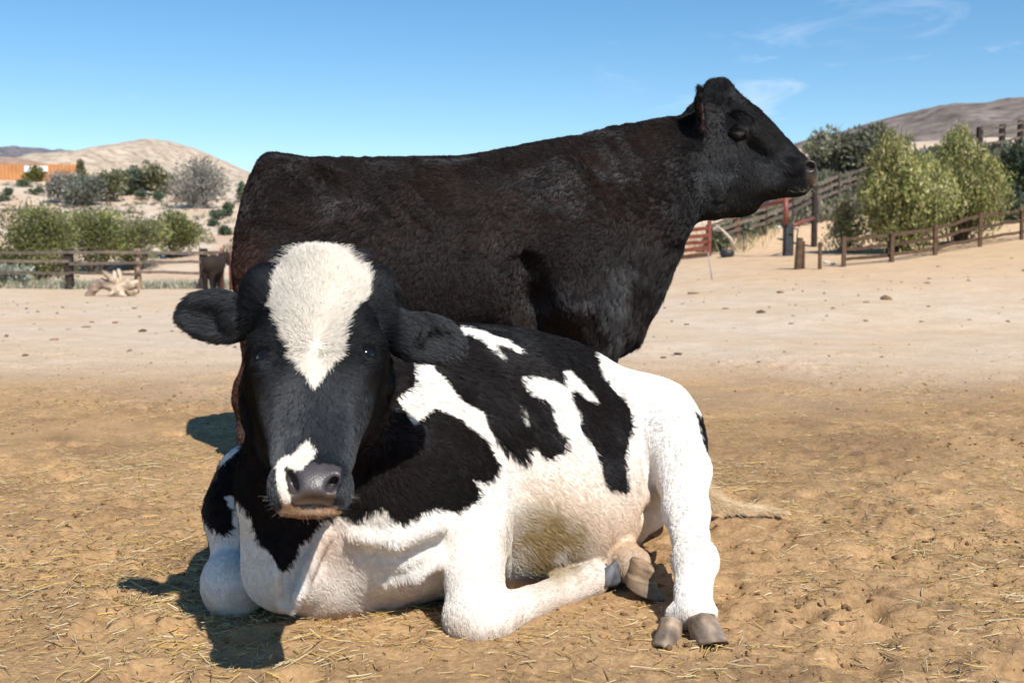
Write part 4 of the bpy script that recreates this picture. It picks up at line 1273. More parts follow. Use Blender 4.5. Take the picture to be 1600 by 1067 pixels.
# hooves
HOOF = (.32, .235, .165)
claw(at(1049, 968, 2.635), (-.42, -1, 0), -1, .064, .110, .078, HOOF, cow, pitch=-.50)
claw(at(1097, 962, 2.635), (.24, -1, 0), 1, .082, .110, .074, HOOF, cow, pitch=-.50)
claw(at(945, 896, 3.05), (.62, .75, -.02), -1, .055, .085, .05, (.11, .11, .125), cow, pitch=-1.2)
claw(at(947, 899, 3.0), (.62, .75, -.02), 1, .05, .085, .05, (.11, .11, .125), cow, pitch=-1.2)
claw(at(1006, 879, 2.99), (.85, -.35, 0), 1, .070, .10, .062, (.27, .18, .11), cow, pitch=.42)
claw(at(1000, 903, 2.95), (.90, -.28, 0), -1, .055, .11, .038, (.23, .16, .10), cow, pitch=.30)
# tail lying on the ground behind the hind leg
tp = np.array([at(1070, 800, 3.98), at(1105, 812, 3.92), at(1150, 812, 3.90), at(1190, 805, 3.93), at(1236, 809, 3.90)])
tp[:, 2] = [.10, .05, .03, .022, .012]
mb = MB(); uu = np.linspace(0, 4, 30)
cen = np.stack([catmull(np.arange(5), tp[:, i], uu) for i in range(3)], 1)
rr = np.interp(uu, [0, 1, 1.6, 2.4, 4], [.026, .020, .012, .006, .003])
mb.tube(cen, rr, 10, (.62, .46, .28))
tail = mb.build('tail', M['plain'], cow, True)
n = 5200
ti = rng.random(n) ** 1.5 * 3.7
pc_ = np.stack([np.interp(ti, uu, cen[:, i]) for i in range(3)], 1)
an = rng.random(n) * 6.28
rad_ = np.interp(ti, uu, rr)
tang = norm(np.stack([np.interp(ti + .2, uu, cen[:, i]) for i in range(3)], 1) - pc_ + 1e-5)
nn = norm(np.stack([np.zeros(n), np.cos(an), np.abs(np.sin(an))], 1))
fur('tail_tuft', pc_ + nn * rad_[:, None] * .9, nn, tang + .30 * rng.standard_normal((n, 3)) + np.array([0, 0, -.05]), rng.uniform(.04, .10, n) * (1 - .17 * ti), .08, .0005,
    np.array([.74, .58, .38]) * (.7 + .5 * rng.random((n, 1))), tail, M['fur'], curl=.06)
# ------------------------------------------------------------------ plants
def leaf_mesh(P, D, l, w, col, fold=.35):
    """each leaf two faces folded along the middle: P base, D direction"""
    n = len(P)
    D = norm(D); r_ = norm(rng.standard_normal((n, 3)))
    S = norm(np.cross(D, r_)); U = np.cross(S, D)
    l = l[:, None]; w = w[:, None]
    mid = P + D * l * .5
    V_ = np.stack([P, mid + S * w + U * w * fold, P + D * l, mid - S * w + U * w * fold], 1)
    Fq = (np.array([[0, 1, 2], [0, 2, 3]])[None] + (np.arange(n) * 4)[:, None, None]).reshape(-1, 3)
    return V_.reshape(-1, 3), Fq, np.repeat(col, 4, 0)
def ball(n):
    v = norm(rng.standard_normal((n, 3)))
    return v * (rng.random((n, 1)) ** (1 / 2.2))
def plant(name, label, cat, base, w, h, pal, n, leaf, lobes=14, droop=0.0, twig=60, twigc=(.16, .13, .10), trunk=None, depth=None, low=.0, group=None, seed=0, spread=.27, parts=('stems', 'foliage'), tr=.02, contrast=0):
    base = np.asarray(base, float); depth = depth or w
    root = empty(name, base, label, cat, group)
    # lobes spread through the crown
    lc = []
    for i_ in range(lobes):
        v = norm(rng.standard_normal(3)) * rng.random() ** .4
        zc = low + (1 - low) * (.52 + .42 * v[2])
        prof = math.sqrt(max(.08, 1 - (2 * (zc - .42)) ** 2 * (.35 if contrast else .75)))
        lc.append(base + np.array([v[0] * w * .42 * prof, v[1] * depth * .42 * prof, zc * h * .95]))
    lc = np.array(lc)
    lr = rng.uniform(.7, 1.25, lobes) * spread
    mb = MB()
    for i_ in range(twig):
        tgt = lc[i_ % lobes] + np.clip(rng.standard_normal(3), -1.2, 1.2) * np.array([w, depth, h]) * .10
        s0 = base + np.array([rng.normal(0, w * .05), rng.normal(0, depth * .05), -.03])
        mid = (s0 + tgt) / 2 + rng.standard_normal(3) * np.array([w, depth, h]) * .06
        mid[2] = max(mid[2], base[2] + .1 * h)
        r0 = tr * rng.uniform(.5, 1.0) * (1.8 if i_ < 7 else 1)
        mb.tube([s0, mid, tgt], [r0, r0 * .6, r0 * .2], 4, np.array(twigc) * rng.uniform(.7, 1.3), cap=False)
        for _ in range(3):
            e = tgt + np.clip(rng.standard_normal(3), -1.2, 1.2) * np.array([w, depth, h]) * .09
            mb.tube([mid * .4 + tgt * .6, e], [r0 * .35, r0 * .12], 3, np.array(twigc) * rng.uniform(.8, 1.4), cap=False)
    if trunk:
        for (dx, dz, r0) in trunk:
            mb.tube([base + np.array([dx * .15, 0, -.1]), base + np.array([dx * .5, 0, dz * .5]), base + np.array([dx, 0, dz])], [r0, r0 * .8, r0 * .5], 8, twigc)
    mb.build(parts[0], M['twig'], root, True)
    if n:
        wt = lr ** 2; li = rng.choice(lobes, n, p=wt / wt.sum())
        off = ball(n) * lr[li][:, None] * np.array([w, depth, h * .85])
        P = lc[li] + off
        P[:, 2] = np.maximum(P[:, 2], base[2] + .03)
        D_ = norm(off / np.array([w, depth, h])) + .7 * rng.standard_normal((n, 3)) + np.array([0, 0, .2 - droop * 2.2])
        tone = rng.random(lobes)[li] * .6 + .4 * rng.random(n)
        pal = np.array(pal)
        col = pal[rng.integers(0, len(pal), n)] * (.62 + .75 * tone)[:, None]
        if contrast: col = col * (.55 + .85 * rng.random(lobes)[li])[:, None]
        if droop:
            # leaves hang in strands
            k_ = 7; m_ = n // k_
            st = np.repeat(P[:m_], k_, 0); col = np.repeat(col[:m_], k_, 0) * rng.uniform(.8, 1.2, (m_ * k_, 1))
            t_ = np.tile(np.arange(k_), m_)[:, None]
            sway = np.repeat(rng.standard_normal((m_, 3)) * np.array([.05, .05, .02]), k_, 0)
            P = st + t_ * (np.array([0, 0, -leaf * .75]) + sway) + .03 * rng.standard_normal((m_ * k_, 3))
            P[:, 2] = np.maximum(P[:, 2], base[2] + .1)
            D_ = np.array([0, 0, -1.0]) + .55 * rng.standard_normal((m_ * k_, 3)); n = m_ * k_
        L_ = leaf * rng.uniform(.6, 1.4, n)
        V_, Fq, c_ = leaf_mesh(P, D_, L_, L_ * (.16 if droop else .28), col)
        link(parts[1], mesh(parts[1], V_, Fq, False, c_), root, M['leaf'])
    return root
GREEN = [(.215, .230, .060), (.165, .190, .055), (.27, .275, .095), (.12, .145, .05), (.24, .235, .13)]
OLIVE = [(.17, .175, .085), (.22, .215, .12), (.14, .155, .075)]
GREY = [(.24, .235, .20), (.20, .20, .175), (.28, .27, .23)]
SAGE = [(.10, .13, .085), (.13, .155, .105), (.08, .105, .07)]
SILV = [(.36, .37, .30), (.30, .33, .25), (.42, .42, .35)]
PEPPER = [(.29, .285, .095), (.22, .235, .075), (.35, .33, .14), (.41, .36, .19), (.16, .185, .06)]
def shrub(label, px, py, wpx, hpx, pal, n, leaf, d=None, **kw):
    p = hit(px, py, 20) if d is None else ground_at(px, d)
    k = ppm(p[1])
    return plant(kw.pop('name', 'desert_shrub'), label, kw.pop('cat', 'shrub'), p, wpx / k, hpx / k, pal, n, leaf, **kw)
shrub('large bright green bush behind the left fence, lowest of the green bushes', 58, 446, 130, 134, GREEN, 11000, .11, d=41, lobes=40, low=.0, spread=.21, contrast=1)
shrub('bright green bush between the two left fence posts, behind the driftwood', 150, 404, 125, 104, GREEN, 9000, .12, d=47, lobes=36, spread=.21, contrast=1, twig=110, twigc=(.24, .22, .2))
shrub('grey green bush behind the driftwood, mixed with bare grey twigs', 212, 402, 96, 92, OLIVE + GREEN, 5000, .12, d=48, lobes=26, spread=.21, contrast=1, twig=160, twigc=(.27, .25, .23))
shrub('bright green bush at the right end of the green bushes on the slope', 272, 384, 92, 78, GREEN, 7000, .12, d=52, lobes=30, spread=.21, contrast=1)
shrub('yellow green bush at the left edge of the photo behind the fence', 4, 432, 56, 80, [(.24, .19, .03), (.16, .17, .04)], 1500, .17, d=43, lobes=10)
shrub('silvery sage clump on the yard edge below the left fence', 12, 455, 66, 34, SILV, 1800, .16, d=38.5, lobes=10, twigc=(.4, .4, .34))
shrub('large bare grey twiggy shrub on the slope below the pale hill', 310, 326, 98, 72, GREY, 2600, .22, lobes=24, twig=260, twigc=(.27, .255, .235), tr=.03)
shrub('grey twiggy shrub right of the orange wall', 103, 316, 62, 46, GREY, 1900, .26, lobes=14, twig=130, twigc=(.26, .25, .23), tr=.03)
shrub('grey shrub mixed with green above the bright bushes', 138, 322, 74, 46, SAGE + GREY, 2000, .26, lobes=14, twig=110, twigc=(.26, .25, .23), tr=.03)
shrub('dark green upright shrub on the slope left of the dead stalks', 176, 316, 46, 58, OLIVE, 1700, .26, lobes=12)
shrub('tall narrow green shrub at the end of the orange wall', 127, 292, 14, 40, OLIVE, 500, .3, lobes=6)
shrub('green shrub standing before the foot of the pale hill', 208, 304, 52, 46, SAGE, 1700, .28, lobes=12)
shrub('olive shrub touching the large grey twiggy shrub', 246, 306, 52, 52, OLIVE, 1700, .28, lobes=12)
shrub('yellow green shrub in front of the white panel', 55, 285, 25, 24, [(.17, .17, .04), (.10, .11, .03)], 700, .3, lobes=8)
smalls = [(35, 293, 24, 12, 'small round shrub below the orange wall'), (55, 306, 22, 13, 'small round shrub under the yellow green shrub'), (13, 305, 16, 11, 'small shrub near the left edge of the slope'),
          (3, 316, 20, 14, 'blue green shrub cut by the left edge of the photo'), (198, 304, 30, 14, 'low blue green mound on the slope'), (222, 311, 24, 13, 'low grey green mound below the blue green mound'),
          (248, 314, 20, 13, 'small green mound left of the grey twiggy shrub'), (337, 343, 24, 15, 'small green shrub on bare earth right of the bushes'), (356, 338, 20, 19, 'small green shrub next to the rump of the black steer'),
          (335, 354, 14, 10, 'tiny green shrub below the small green shrub'), (352, 368, 15, 12, 'tiny shrub above the donkey'), (272, 382, 24, 16, 'blue green clump at the foot of the green bushes'),
          (376, 318, 14, 34, 'upright green shrub half hidden by the steer')]
for i_, (px, py, w_, h_, lb) in enumerate(smalls):
    shrub(lb, px, py, w_, h_, SAGE if i_ % 2 else [(.09, .13, .075), (.12, .15, .09)], 420, .2, lobes=7, twig=14, group='small shrubs on the left slope')
# right side
def tree(label, px, py, wpx, hpx, pal, n, leaf, **kw):
    return shrub(label, px, py, wpx, hpx, pal, n, leaf, cat='tree', parts=('trunk', 'crown'), **kw)
tree('drooping yellow green tree behind the right wooden fence', 1406, 398, 150, 200, PEPPER, 34000, .13, name='pepper_tree', lobes=46, droop=.5, twig=70, twigc=(.10, .075, .055), low=.10, d=30.6, spread=.15, contrast=1,
     trunk=[(-.5, 1.3, .09), (.1, 1.5, .11), (.6, 1.3, .08)], tr=.03)
tree('drooping yellow green tree with two tops, right of its twin', 1500, 380, 140, 192, PEPPER, 31000, .13, name='pepper_tree', lobes=44, droop=.5, twig=65, twigc=(.10, .075, .055), low=.08, d=33, spread=.15, contrast=1,
     trunk=[(-.3, 1.4, .09), (.4, 1.4, .08)], tr=.03)
shrub('pale yellow green bush at the foot of the drooping tree, left side', 1322, 398, 50, 92, [(.28, .26, .12), (.22, .22, .09)], 2200, .12, d=32, lobes=12, droop=.4, name='young_bush', twigc=(.2, .16, .12))
tree('grey green tree on the hillside beside the muzzle of the steer', 1296, 276, 96, 84, [(.27, .27, .17), (.22, .23, .14), (.31, .30, .23)], 2600, .20, name='hillside_tree', lobes=24, spread=.16, twig=90, twigc=(.2, .18, .16), tr=.04)
tree('thin grey tree on the hillside left of the drooping tree', 1352, 278, 80, 86, GREY + OLIVE, 2500, .24, name='hillside_tree', lobes=16, twig=140, twigc=(.23, .21, .19), tr=.04)
tree('dark green tree at the right edge above the fence', 1588, 332, 76, 96, [(.055, .075, .045), (.075, .095, .06)], 3600, .2, name='dark_tree', lobes=18, twigc=(.08, .07, .06))
shrub('grey green shrub behind the right end of the wooden fence', 1572, 342, 60, 46, SAGE, 1600, .2, lobes=10)
for px, py, w_, h_, lb in ((1150, 372, 50, 22, 'low green shrub behind the red gate'), (1186, 352, 44, 22, 'low green shrub along the hillside fence'), (1215, 322, 46, 20, 'grey green shrub under the chin of the steer'),
                           (1256, 306, 50, 24, 'low olive shrub beside the tall dark post'), (1300, 300, 60, 22, 'olive shrub below the grey green tree'), (1118, 392, 30, 26, 'green weeds behind the red slatted gate')):
    shrub(lb, px, py, w_, h_, OLIVE + SAGE, 900, .17, lobes=8, twig=24, group='low shrubs on the right hillside')
# dry grass along the fences
def brush(name, label, quad, n, hgt, pal, pw=.02, thr=.0):
    """low scrub that covers a slope; quad = image corners of the slope"""
    P = []
    a_, b_, c_, e_ = [np.array(hit(px, py, 20)) for px, py in quad]
    s_, t_ = rng.random(n)[:, None], rng.random(n)[:, None]
    P = (a_ * (1 - s_) + b_ * s_) * (1 - t_) + (e_ * (1 - s_) + c_ * s_) * t_
    k_ = fbm(P * [1, 1, 0], .5, 3, 120) > thr
    P = P[k_]; m_ = len(P)
    rep = 26
    tone = np.array(pal)[rng.integers(0, len(pal), m_)] * rng.uniform(.7, 1.25, (m_, 1))
    sz = hgt * rng.uniform(.4, 1.4, m_)
    P = np.repeat(P, rep, 0); S_ = np.repeat(sz, rep)[:, None]
    off = ball(m_ * rep) * S_ * np.array([1, 1, .6]); off[:, 2] = np.abs(off[:, 2])
    P = P + off; P[:, 2] = Hgt(P[:, 0], P[:, 1]) + off[:, 2]
    D_ = norm(off) + .5 * rng.standard_normal(off.shape) + [0, 0, .4]
    L_ = S_[:, 0] * rng.uniform(.35, .8, len(P))
    V_, Fq, cc_ = leaf_mesh(P, D_, L_, L_ * .22, np.repeat(tone, rep, 0) * rng.uniform(.75, 1.25, (len(P), 1)))
    tag(link(name, mesh(name, V_, Fq, False, cc_), None, M['leaf']), label, 'brush', kind='stuff')
brush('slope_brush', 'low grey brush and weeds covering the left slope', [(0, 345), (370, 395), (370, 296), (0, 284)], 900, .24, [(.30, .25, .18), (.20, .19, .13), (.38, .32, .24), (.14, .15, .09)], thr=-.05)
brush('hillside_brush', 'grey brown brush covering the right hillside', [(1130, 372), (1600, 300), (1600, 232), (1260, 262)], 1800, .38, [(.22, .19, .14), (.16, .16, .10), (.30, .26, .19), (.12, .13, .08)], thr=-.15)
def grass(name, label, pts, n, hgt, pal):
    seg = rng.integers(0, len(pts) - 1, n); t_ = rng.random(n)[:, None]
    pts = np.array(pts); P = pts[seg] * (1 - t_) + pts[seg + 1] * t_ + rng.standard_normal((n, 3)) * np.array([.5, .55, 0])
    P[:, 2] = Hgt(P[:, 0], P[:, 1]) - .02
    D_ = np.array([0, 0, 1.0]) + .5 * rng.standard_normal((n, 3)); D_[:, 2] = np.abs(D_[:, 2]) + .3
    L_ = hgt * rng.uniform(.4, 1.3, n)
    pal = np.array(pal); col = pal[rng.integers(0, len(pal), n)] * rng.uniform(.7, 1.2, (n, 1))
    V_, Fq, c_ = leaf_mesh(P, D_, L_, np.full(n, .012), col)
    tag(link(name, mesh(name, V_, Fq, False, c_), None, M['leaf']), label, 'grass', kind='stuff')
grass('dry_grass', 'pale dry grass and weeds along the left fence', [ground_at(-40, 38.6), ground_at(110, 38.6), ground_at(240, 38.8), ground_at(380, 39)], 7000, .34, [(.55, .50, .36), (.42, .44, .30), (.60, .56, .44)])
grass('dry_weeds', 'dry weeds and brush on the right hillside', [hit(1120, 392, 20), hit(1190, 350, 20), hit(1260, 318, 20), hit(1330, 296, 20)], 6000, .4, [(.36, .32, .20), (.26, .27, .15), (.45, .40, .28)])

# ------------------------------------------------------------------ fences, gates and things in the yard
DARKW, BRNW, GRYW, PALW = (.040, .030, .026), (.105, .066, .043), (.135, .105, .083), (.30, .21, .15)
def post(parent, p, h, r, col, lean=(0, 0), name='post', round_=False):
    p = np.asarray(p, float)
    mb = MB()
    if round_:
        mb.tube([p - [0, 0, .2], p + [lean[0] * .5, lean[1] * .5, h * .5], p + [lean[0], lean[1], h]], [r * 1.05, r, r * .93], 9, col)
    else:
        a_ = rng.normal(0, .08); R = np.array([[math.cos(a_), math.sin(a_), 0], [-math.sin(a_), math.cos(a_), 0], [lean[0] / h, lean[1] / h, 1.0]])
        mb.box(p + [lean[0] * .5, lean[1] * .5, h * .5 - .1], (r, r, h * .5 + .1), R, bevel=r * .2, c_=col)
    return mb.build(name, M['wood'], parent)
def rail(parent, a_, b_, hh, th, col, name='rail', round_=False):
    a_, b_ = np.asarray(a_, float), np.asarray(b_, float)
    mb = MB()
    ts = np.linspace(0, 1, 6); sag = rng.normal(0, .012, 6)
    pts = a_ + (b_ - a_) * ts[:, None]; pts[:, 2] += sag * (np.abs(ts - .5) < .45)
    if round_:
        mb.tube(pts, th, 8, col)
    else:
        d_ = norm(b_ - a_); sd_ = norm(np.cross(d_, [0, 0, 1.0])); V_ = []
        for p in pts:
            for s1, s2 in ((-1, -1), (1, -1), (1, 1), (-1, 1)):
                V_.append(p + sd_ * th * s1 + np.array([0, 0, 1]) * hh * s2 * rng.uniform(.85, 1.12))
        Fc = [(0, 1, 2, 3), (23, 22, 21, 20)]
        for i_ in range(5):
            for k_ in range(4):
                Fc.append((i_ * 4 + k_, (i_ + 1) * 4 + k_, (i_ + 1) * 4 + (k_ + 1) % 4, i_ * 4 + (k_ + 1) % 4))
        mb.add(V_, Fc, col)
    return mb.build(name, M['wood'], parent)
# left fence
d_ = 37.5
lf = empty('rail_fence', ground_at(160, d_), 'three rail wooden fence across the left background, behind the driftwood', 'fence')
lps = [(-40, DARKW), (108, DARKW), (215, PALW), (318, DARKW)]
for px, c_ in lps: post(lf, ground_at(px, d_), 1.36, .12 if c_ != PALW else .095, c_)
mbp = MB(); q = ground_at(211.5, d_ - .11); mbp.box(q + [0, 0, .62], (.018, .018, .62), bevel=.004, c_=(.04, .035, .035)); mbp.build('steel_stake', M['metal'], lf)
for hz in (1.22, .88, .54):
    for a_, b_ in zip(lps[:-1], lps[1:]):
        A_, B_ = ground_at(a_[0], d_ - .16), ground_at(b_[0], d_ - .16)
        A_[2] += hz + rng.normal(0, .02); B_[2] += hz + rng.normal(0, .02)
        rail(lf, A_, B_, .048, .025, np.array(GRYW) * rng.uniform(.75, 1.2))
A_, B_ = ground_at(318, d_ - .16), ground_at(420, d_ - .16)
for hz in (1.2,): rail(lf, A_ + [0, 0, hz], B_ + [0, 0, hz], .062, .025, GRYW)
# dark red gate by the donkey
rg = empty('red_metal_gate', ground_at(356, 36.6), 'dark red metal gate beside the donkey, half hidden by the steer', 'gate')
RED, MAR = (.20, .060, .045), (.15, .045, .035)
for px in (347, 360):
    q = ground_at(px, 36.6); mb = MB(); mb.tube([q - [0, 0, .1], q + [0, 0, 1.1], q + [.05 if px == 360 else 0, 0, 1.36]], .055, 8, MAR); mb.build('gate_post', M['metal'], rg, True)
for hz in (.25, .5, .75, 1.0):
    q, e = ground_at(360, 36.6), ground_at(420, 36.6); mb = MB(); mb.tube([q + [0, 0, hz], e + [0, 0, hz]], .03, 8, MAR); mb.build('gate_bar', M['metal'], rg, True)
# red slatted gate under the steer's neck
sg = empty('red_slatted_gate', hit(1098, 402, 20), 'rust red slatted gate below the neck of the black steer', 'gate')
g0 = hit(1108, 401, 20); gy = g0[1]; gk = ppm(gy)
post(sg, g0, 58 / gk, .055, RED, name='gate_post')
for i_, py in enumerate((357, 367, 377, 387, 397)):
    A_, B_ = at(1108, py, gy), at(1040, py + 7, gy)
    rail(sg, A_ + [0, -.03, 0], B_ + [0, -.03, 0], .060, .015, np.array(RED) * rng.uniform(.75, 1.0) if i_ < 4 else (.10, .045, .03), name='slat')
# leaning thin stake
p0, p1 = hit(1113, 437, 10), None
p1 = at(1106, 394, p0[1]); mb = MB(); mb.tube([p0 - [0, 0, .03], p1], .014, 6, (.28, .27, .27))
st_ = mb.build('steel_stake', M['metal'], None, True); tag(st_, 'thin grey steel stake leaning in the bare earth by the red slatted gate', 'stake')
# tyre
tp_ = hit(1136, 402, 20); mb = MB(); tk = ppm(tp_[1]); R_, r2 = 11.5 / tk, .085
V_, Fc = [], []
for i_ in range(28):
    a_ = 2 * math.pi * i_ / 28
    for k_ in range(10):
        b_ = 2 * math.pi * k_ / 10; rr_ = R_ - r2 + r2 * math.cos(b_)
        V_.append(tp_ + np.array([math.cos(a_) * rr_, math.sin(a_) * rr_, .11 + .115 * math.sin(b_)]))
        Fc.append((i_ * 10 + k_, ((i_ + 1) % 28) * 10 + k_, ((i_ + 1) % 28) * 10 + (k_ + 1) % 10, i_ * 10 + (k_ + 1) % 10))
mb.add(V_, Fc, (.028, .028, .032)); ty = mb.build('car_tyre', M['metal'], None, True); tag(ty, 'black rubber tyre lying flat before the wire gate', 'tyre')
# black wire gate
wy = hit(1138, 397, 20)[1] + .25
wg = empty('wire_gate', ground_at(1138, wy), 'thin black wire gate frame behind the tyre', 'gate')
for a_, b_ in (((1112, 398), (1112, 363)), ((1162, 398), (1162, 363)), ((1136, 397), (1136, 360)), ((1112, 397), (1162, 397)), ((1112, 363), (1162, 363))):
    mb = MB(); mb.tube([at(*a_, wy), at(*b_, wy)], .016, 6, (.015, .015, .015)); mb.build('frame_bar', M['metal'], wg, True)
# hillside fence
hf = empty('hillside_fence', hit(1193, 367, 20), 'grey three rail wooden fence climbing the right hillside behind the steer head', 'fence')
hp = [(1108, 392, 40), (1150, 378, 42), (1193, 367, 42), (1234, 350, 44), (1272, 330, 42), (1306, 318, 44), (1336, 303, 36), (1372, 290, 38), (1410, 276, 36)]
hb = [hit(a_, b_, 20) for a_, b_, _ in hp]
for q, (a_, b_, hh) in zip(hb, hp): post(hf, q, hh / ppm(q[1]), .11, DARKW if a_ != 1150 else (.14, .06, .045))
for i_ in range(len(hb) - 1):
    for fr in (.92, .66, .40):
        A_ = hb[i_] + [0, -.14, hp[i_][2] / ppm(hb[i_][1]) * fr]; B_ = hb[i_ + 1] + [0, -.14, hp[i_ + 1][2] / ppm(hb[i_ + 1][1]) * fr]
        rail(hf, A_, B_, .06, .025, np.array(GRYW) * rng.uniform(.8, 1.25))
# red gate frame with its posts
fy = hit(1231, 400, 20)
rf_ = empty('red_gate_frame', fy, 'red pipe gate frame fixed to a black post under the chin of the steer', 'gate')
fk = ppm(fy[1])
post(rf_, fy, 50 / fk, .125, (.045, .045, .048), name='post')
mb = MB(); mb.tube([at(1228, 352, fy[1] - .13), at(1228, 309, fy[1] - .13)], .075, 8, RED); mb.build('upright', M['metal'], rf_, True)
mb = MB(); mb.tube([at(1231, 312, fy[1] - .13), at(1185, 324, fy[1] + 1.2)], .07, 8, RED); mb.build('top_bar', M['metal'], rf_, True)
mb = MB(); mb.tube([at(1236, 354, fy[1]), at(1270, 341, fy[1] + 2.5)], .06, 8, RED); mb.build('brace', M['metal'], rf_, True)
for a_, b_ in (((1224, 395), (1224, 355)), ((1247, 358), (1238, 358)), ((1247, 358), (1245, 372))):
    mb = MB(); mb.tube([at(*a_, fy[1] - .25), at(*b_, fy[1] - .25)], .017, 6, (.02, .02, .02)); mb.build('latch_bar', M['metal'], rf_, True)
# single posts
for px, py, top, r_, c_, lb in ((1272, 386, 292, .10, DARKW, 'tall dark wooden post between the red gate frame and the drooping tree'), (1246, 421, 372, .085, BRNW, 'short split wooden post standing before the red gate frame'),
                                (1281, 421, 379, .045, BRNW, 'thin brown post between the split post and the wooden fence'), (1301, 386, 340, .022, (.12, .1, .09), 'slim stake below the pale bush')):
    q = hit(px, py, 15); o_ = empty('wooden_post', q, lb, 'post', 'single posts at the yard entrance')
    post(o_, q, (py - top) / ppm(q[1]), r_, c_, lean=(rng.normal(0, .03), 0), name='shaft', round_=True)
    if px == 1246: post(o_, q + [.13, .03, 0], (py - top - 5) / ppm(q[1]), .05, np.array(BRNW) * .7, name='split_half', round_=True)
# lower right fence
rf2 = empty('rail_fence', hit(1460, 398, 15), 'brown wooden rail fence before the drooping trees on the right', 'fence')
rp = [(1318, 417, 47), (1393, 410, 46), (1461, 399, 46), (1531, 386, 53), (1596, 375, 50), (1668, 366, 52)]
rb_ = [hit(a_, b_, 15) for a_, b_, _ in rp]
for q, (a_, b_, hh) in zip(rb_, rp): post(rf2, q, hh / ppm(q[1]), .048, BRNW)
for i_ in range(len(rb_) - 1):
    for fr in (.90, .58, .24):
        A_ = rb_[i_] + [0, .085, rp[i_][2] / ppm(rb_[i_][1]) * fr]; B_ = rb_[i_ + 1] + [0, .085, rp[i_ + 1][2] / ppm(rb_[i_ + 1][1]) * fr]
        rail(rf2, A_, B_, .040, .022, np.array(BRNW) * rng.uniform(.65, 1.1))
A_, B_ = hit(1282, 420, 15), rb_[0]
# far fence on the crest
cf = empty('crest_fence', hit(1565, 236, 20), 'dark post and rail fence on the crest at the right edge', 'fence')
cp = [hit(1530, 240, 20), hit(1565, 236, 20), hit(1594, 230, 20), hit(1640, 224, 20)]
for q in cp: post(cf, q, 40 / ppm(q[1]), .13, DARKW)
for a_, b_ in zip(cp[:-1], cp[1:]):
    for fr in (.9, .62, .34): rail(cf, a_ + [0, -.15, 40 / ppm(a_[1]) * fr], b_ + [0, -.15, 40 / ppm(b_[1]) * fr], .06, .025, GRYW)
# pale stones on the hillside
rockm = noisy_mat('pale_stone', (.42, .38, .33), (.66, .62, .56), scale=6, bump=.5)
for i_, (px, py, wpx, lb) in enumerate(((1238, 356, 15, 'pale stone at the foot of the black gate post'), (1216, 358, 11, 'small pale stone left of the black gate post'), (1262, 340, 12, 'pale stone beside the tall dark post'), (1316, 316, 14, 'pale stone below the hillside fence'),
                                        (1292, 412, 12, 'grey stone at the start of the wooden fence'), (1302, 414, 9, 'small grey stone under the lowest fence rail'), (292, 358, 26, 'white stone heap on the slope above the donkey'))):
    q = hit(px, py, 15); k_ = ppm(q[1]); r_ = wpx / k_ * .5
    bm = bmesh.new(); bmesh.ops.create_icosphere(bm, subdivisions=2, radius=1.0)
    vv = np.array([v.co[:] for v in bm.verts]); vv = vv * (1 + .3 * fbm(vv + i_ * 7, 1.2, 2, i_))[:, None] * np.array([r_, r_ * .8, r_ * .55]) + q + [0, 0, r_ * .25]
    ff = [tuple(v.index for v in f.verts) for f in bm.faces]; bm.free()
    tag(link('pale_stone', mesh('pale_stone', vv, ff, False), None, rockm), lb, 'stone', 'pale stones in the background')
# dead branch by the wire gate
bb = hit(1146, 396, 20); mb = MB(); yb = bb[1]
mb.tube([at(1149, 390, yb), at(1142, 374, yb - .2), at(1131, 362, yb - .3), at(1119, 352, yb - .2)], [.04, .05, .045, .03], 6, (.52, .44, .35))
mb.tube([at(1147, 384, yb - .1), at(1150, 372, yb)], [.03, .015], 5, (.52, .44, .35))
tag(mb.build('dead_branch', M['wood'], None, True), 'pale dead branch leaning on the wire gate', 'branch')

# ------------------------------------------------------------------ orange wall with its white panel
oy = 122.0; p = at(60, 276, oy)
ow = empty('orange_wall', (p[0], oy, p[2] - 1.0), 'long orange container wall with a white panel on the left hilltop', 'container')
kO = ppm(oy)
m_or = noisy_mat('orange_paint', (.40, .17, .065), (.52, .25, .10), scale=.8, rough=.7)
mb = MB(); x0, x1 = at(-60, 265, oy)[0], at(119, 265, oy)[0]
zt, zb = at(60, 257, oy)[2], at(60, 284, oy)[2] - 1.0
nb_ = 60; V_, Fc = [], []
for i_ in range(nb_ + 1):
    xx = x0 + (x1 - x0) * i_ / nb_; yy = oy - .04 * (i_ % 2)
    V_ += [(xx, yy, zb), (xx, yy, zt)]
for i_ in range(nb_): Fc.append((2 * i_, 2 * i_ + 2, 2 * i_ + 3, 2 * i_ + 1))
o_ = len(V_); V_ += [(x0, oy + 2.4, zb), (x0, oy + 2.4, zt), (x1, oy + 2.4, zb), (x1, oy + 2.4, zt)]
Fc += [(o_ + 2, o_, o_ + 1, o_ + 3), (2 * nb_, o_ + 2, o_ + 3, 2 * nb_ + 1), (o_, 0, 1, o_ + 1), tuple([1 + 2 * i_ for i_ in range(nb_ + 1)] + [o_ + 3, o_ + 1])]
mb.add(V_, Fc, (.6, .25, .07)); mb.build('corrugated_side', m_or, ow)
xa, xb = at(38.5, 265, oy)[0], at(75, 265, oy)[0]; za, zc = at(60, 269, oy)[2], at(60, 259.5, oy)[2]
mb = MB(); mb.box(((xa + xb) / 2, oy - .10, (za + zc) / 2), ((xb - xa) / 2, .03, (zc - za) / 2), bevel=.01, c_=(.80, .80, .82)); pn_ = mb.build('white_panel', M['plain'], ow)
mb = MB()
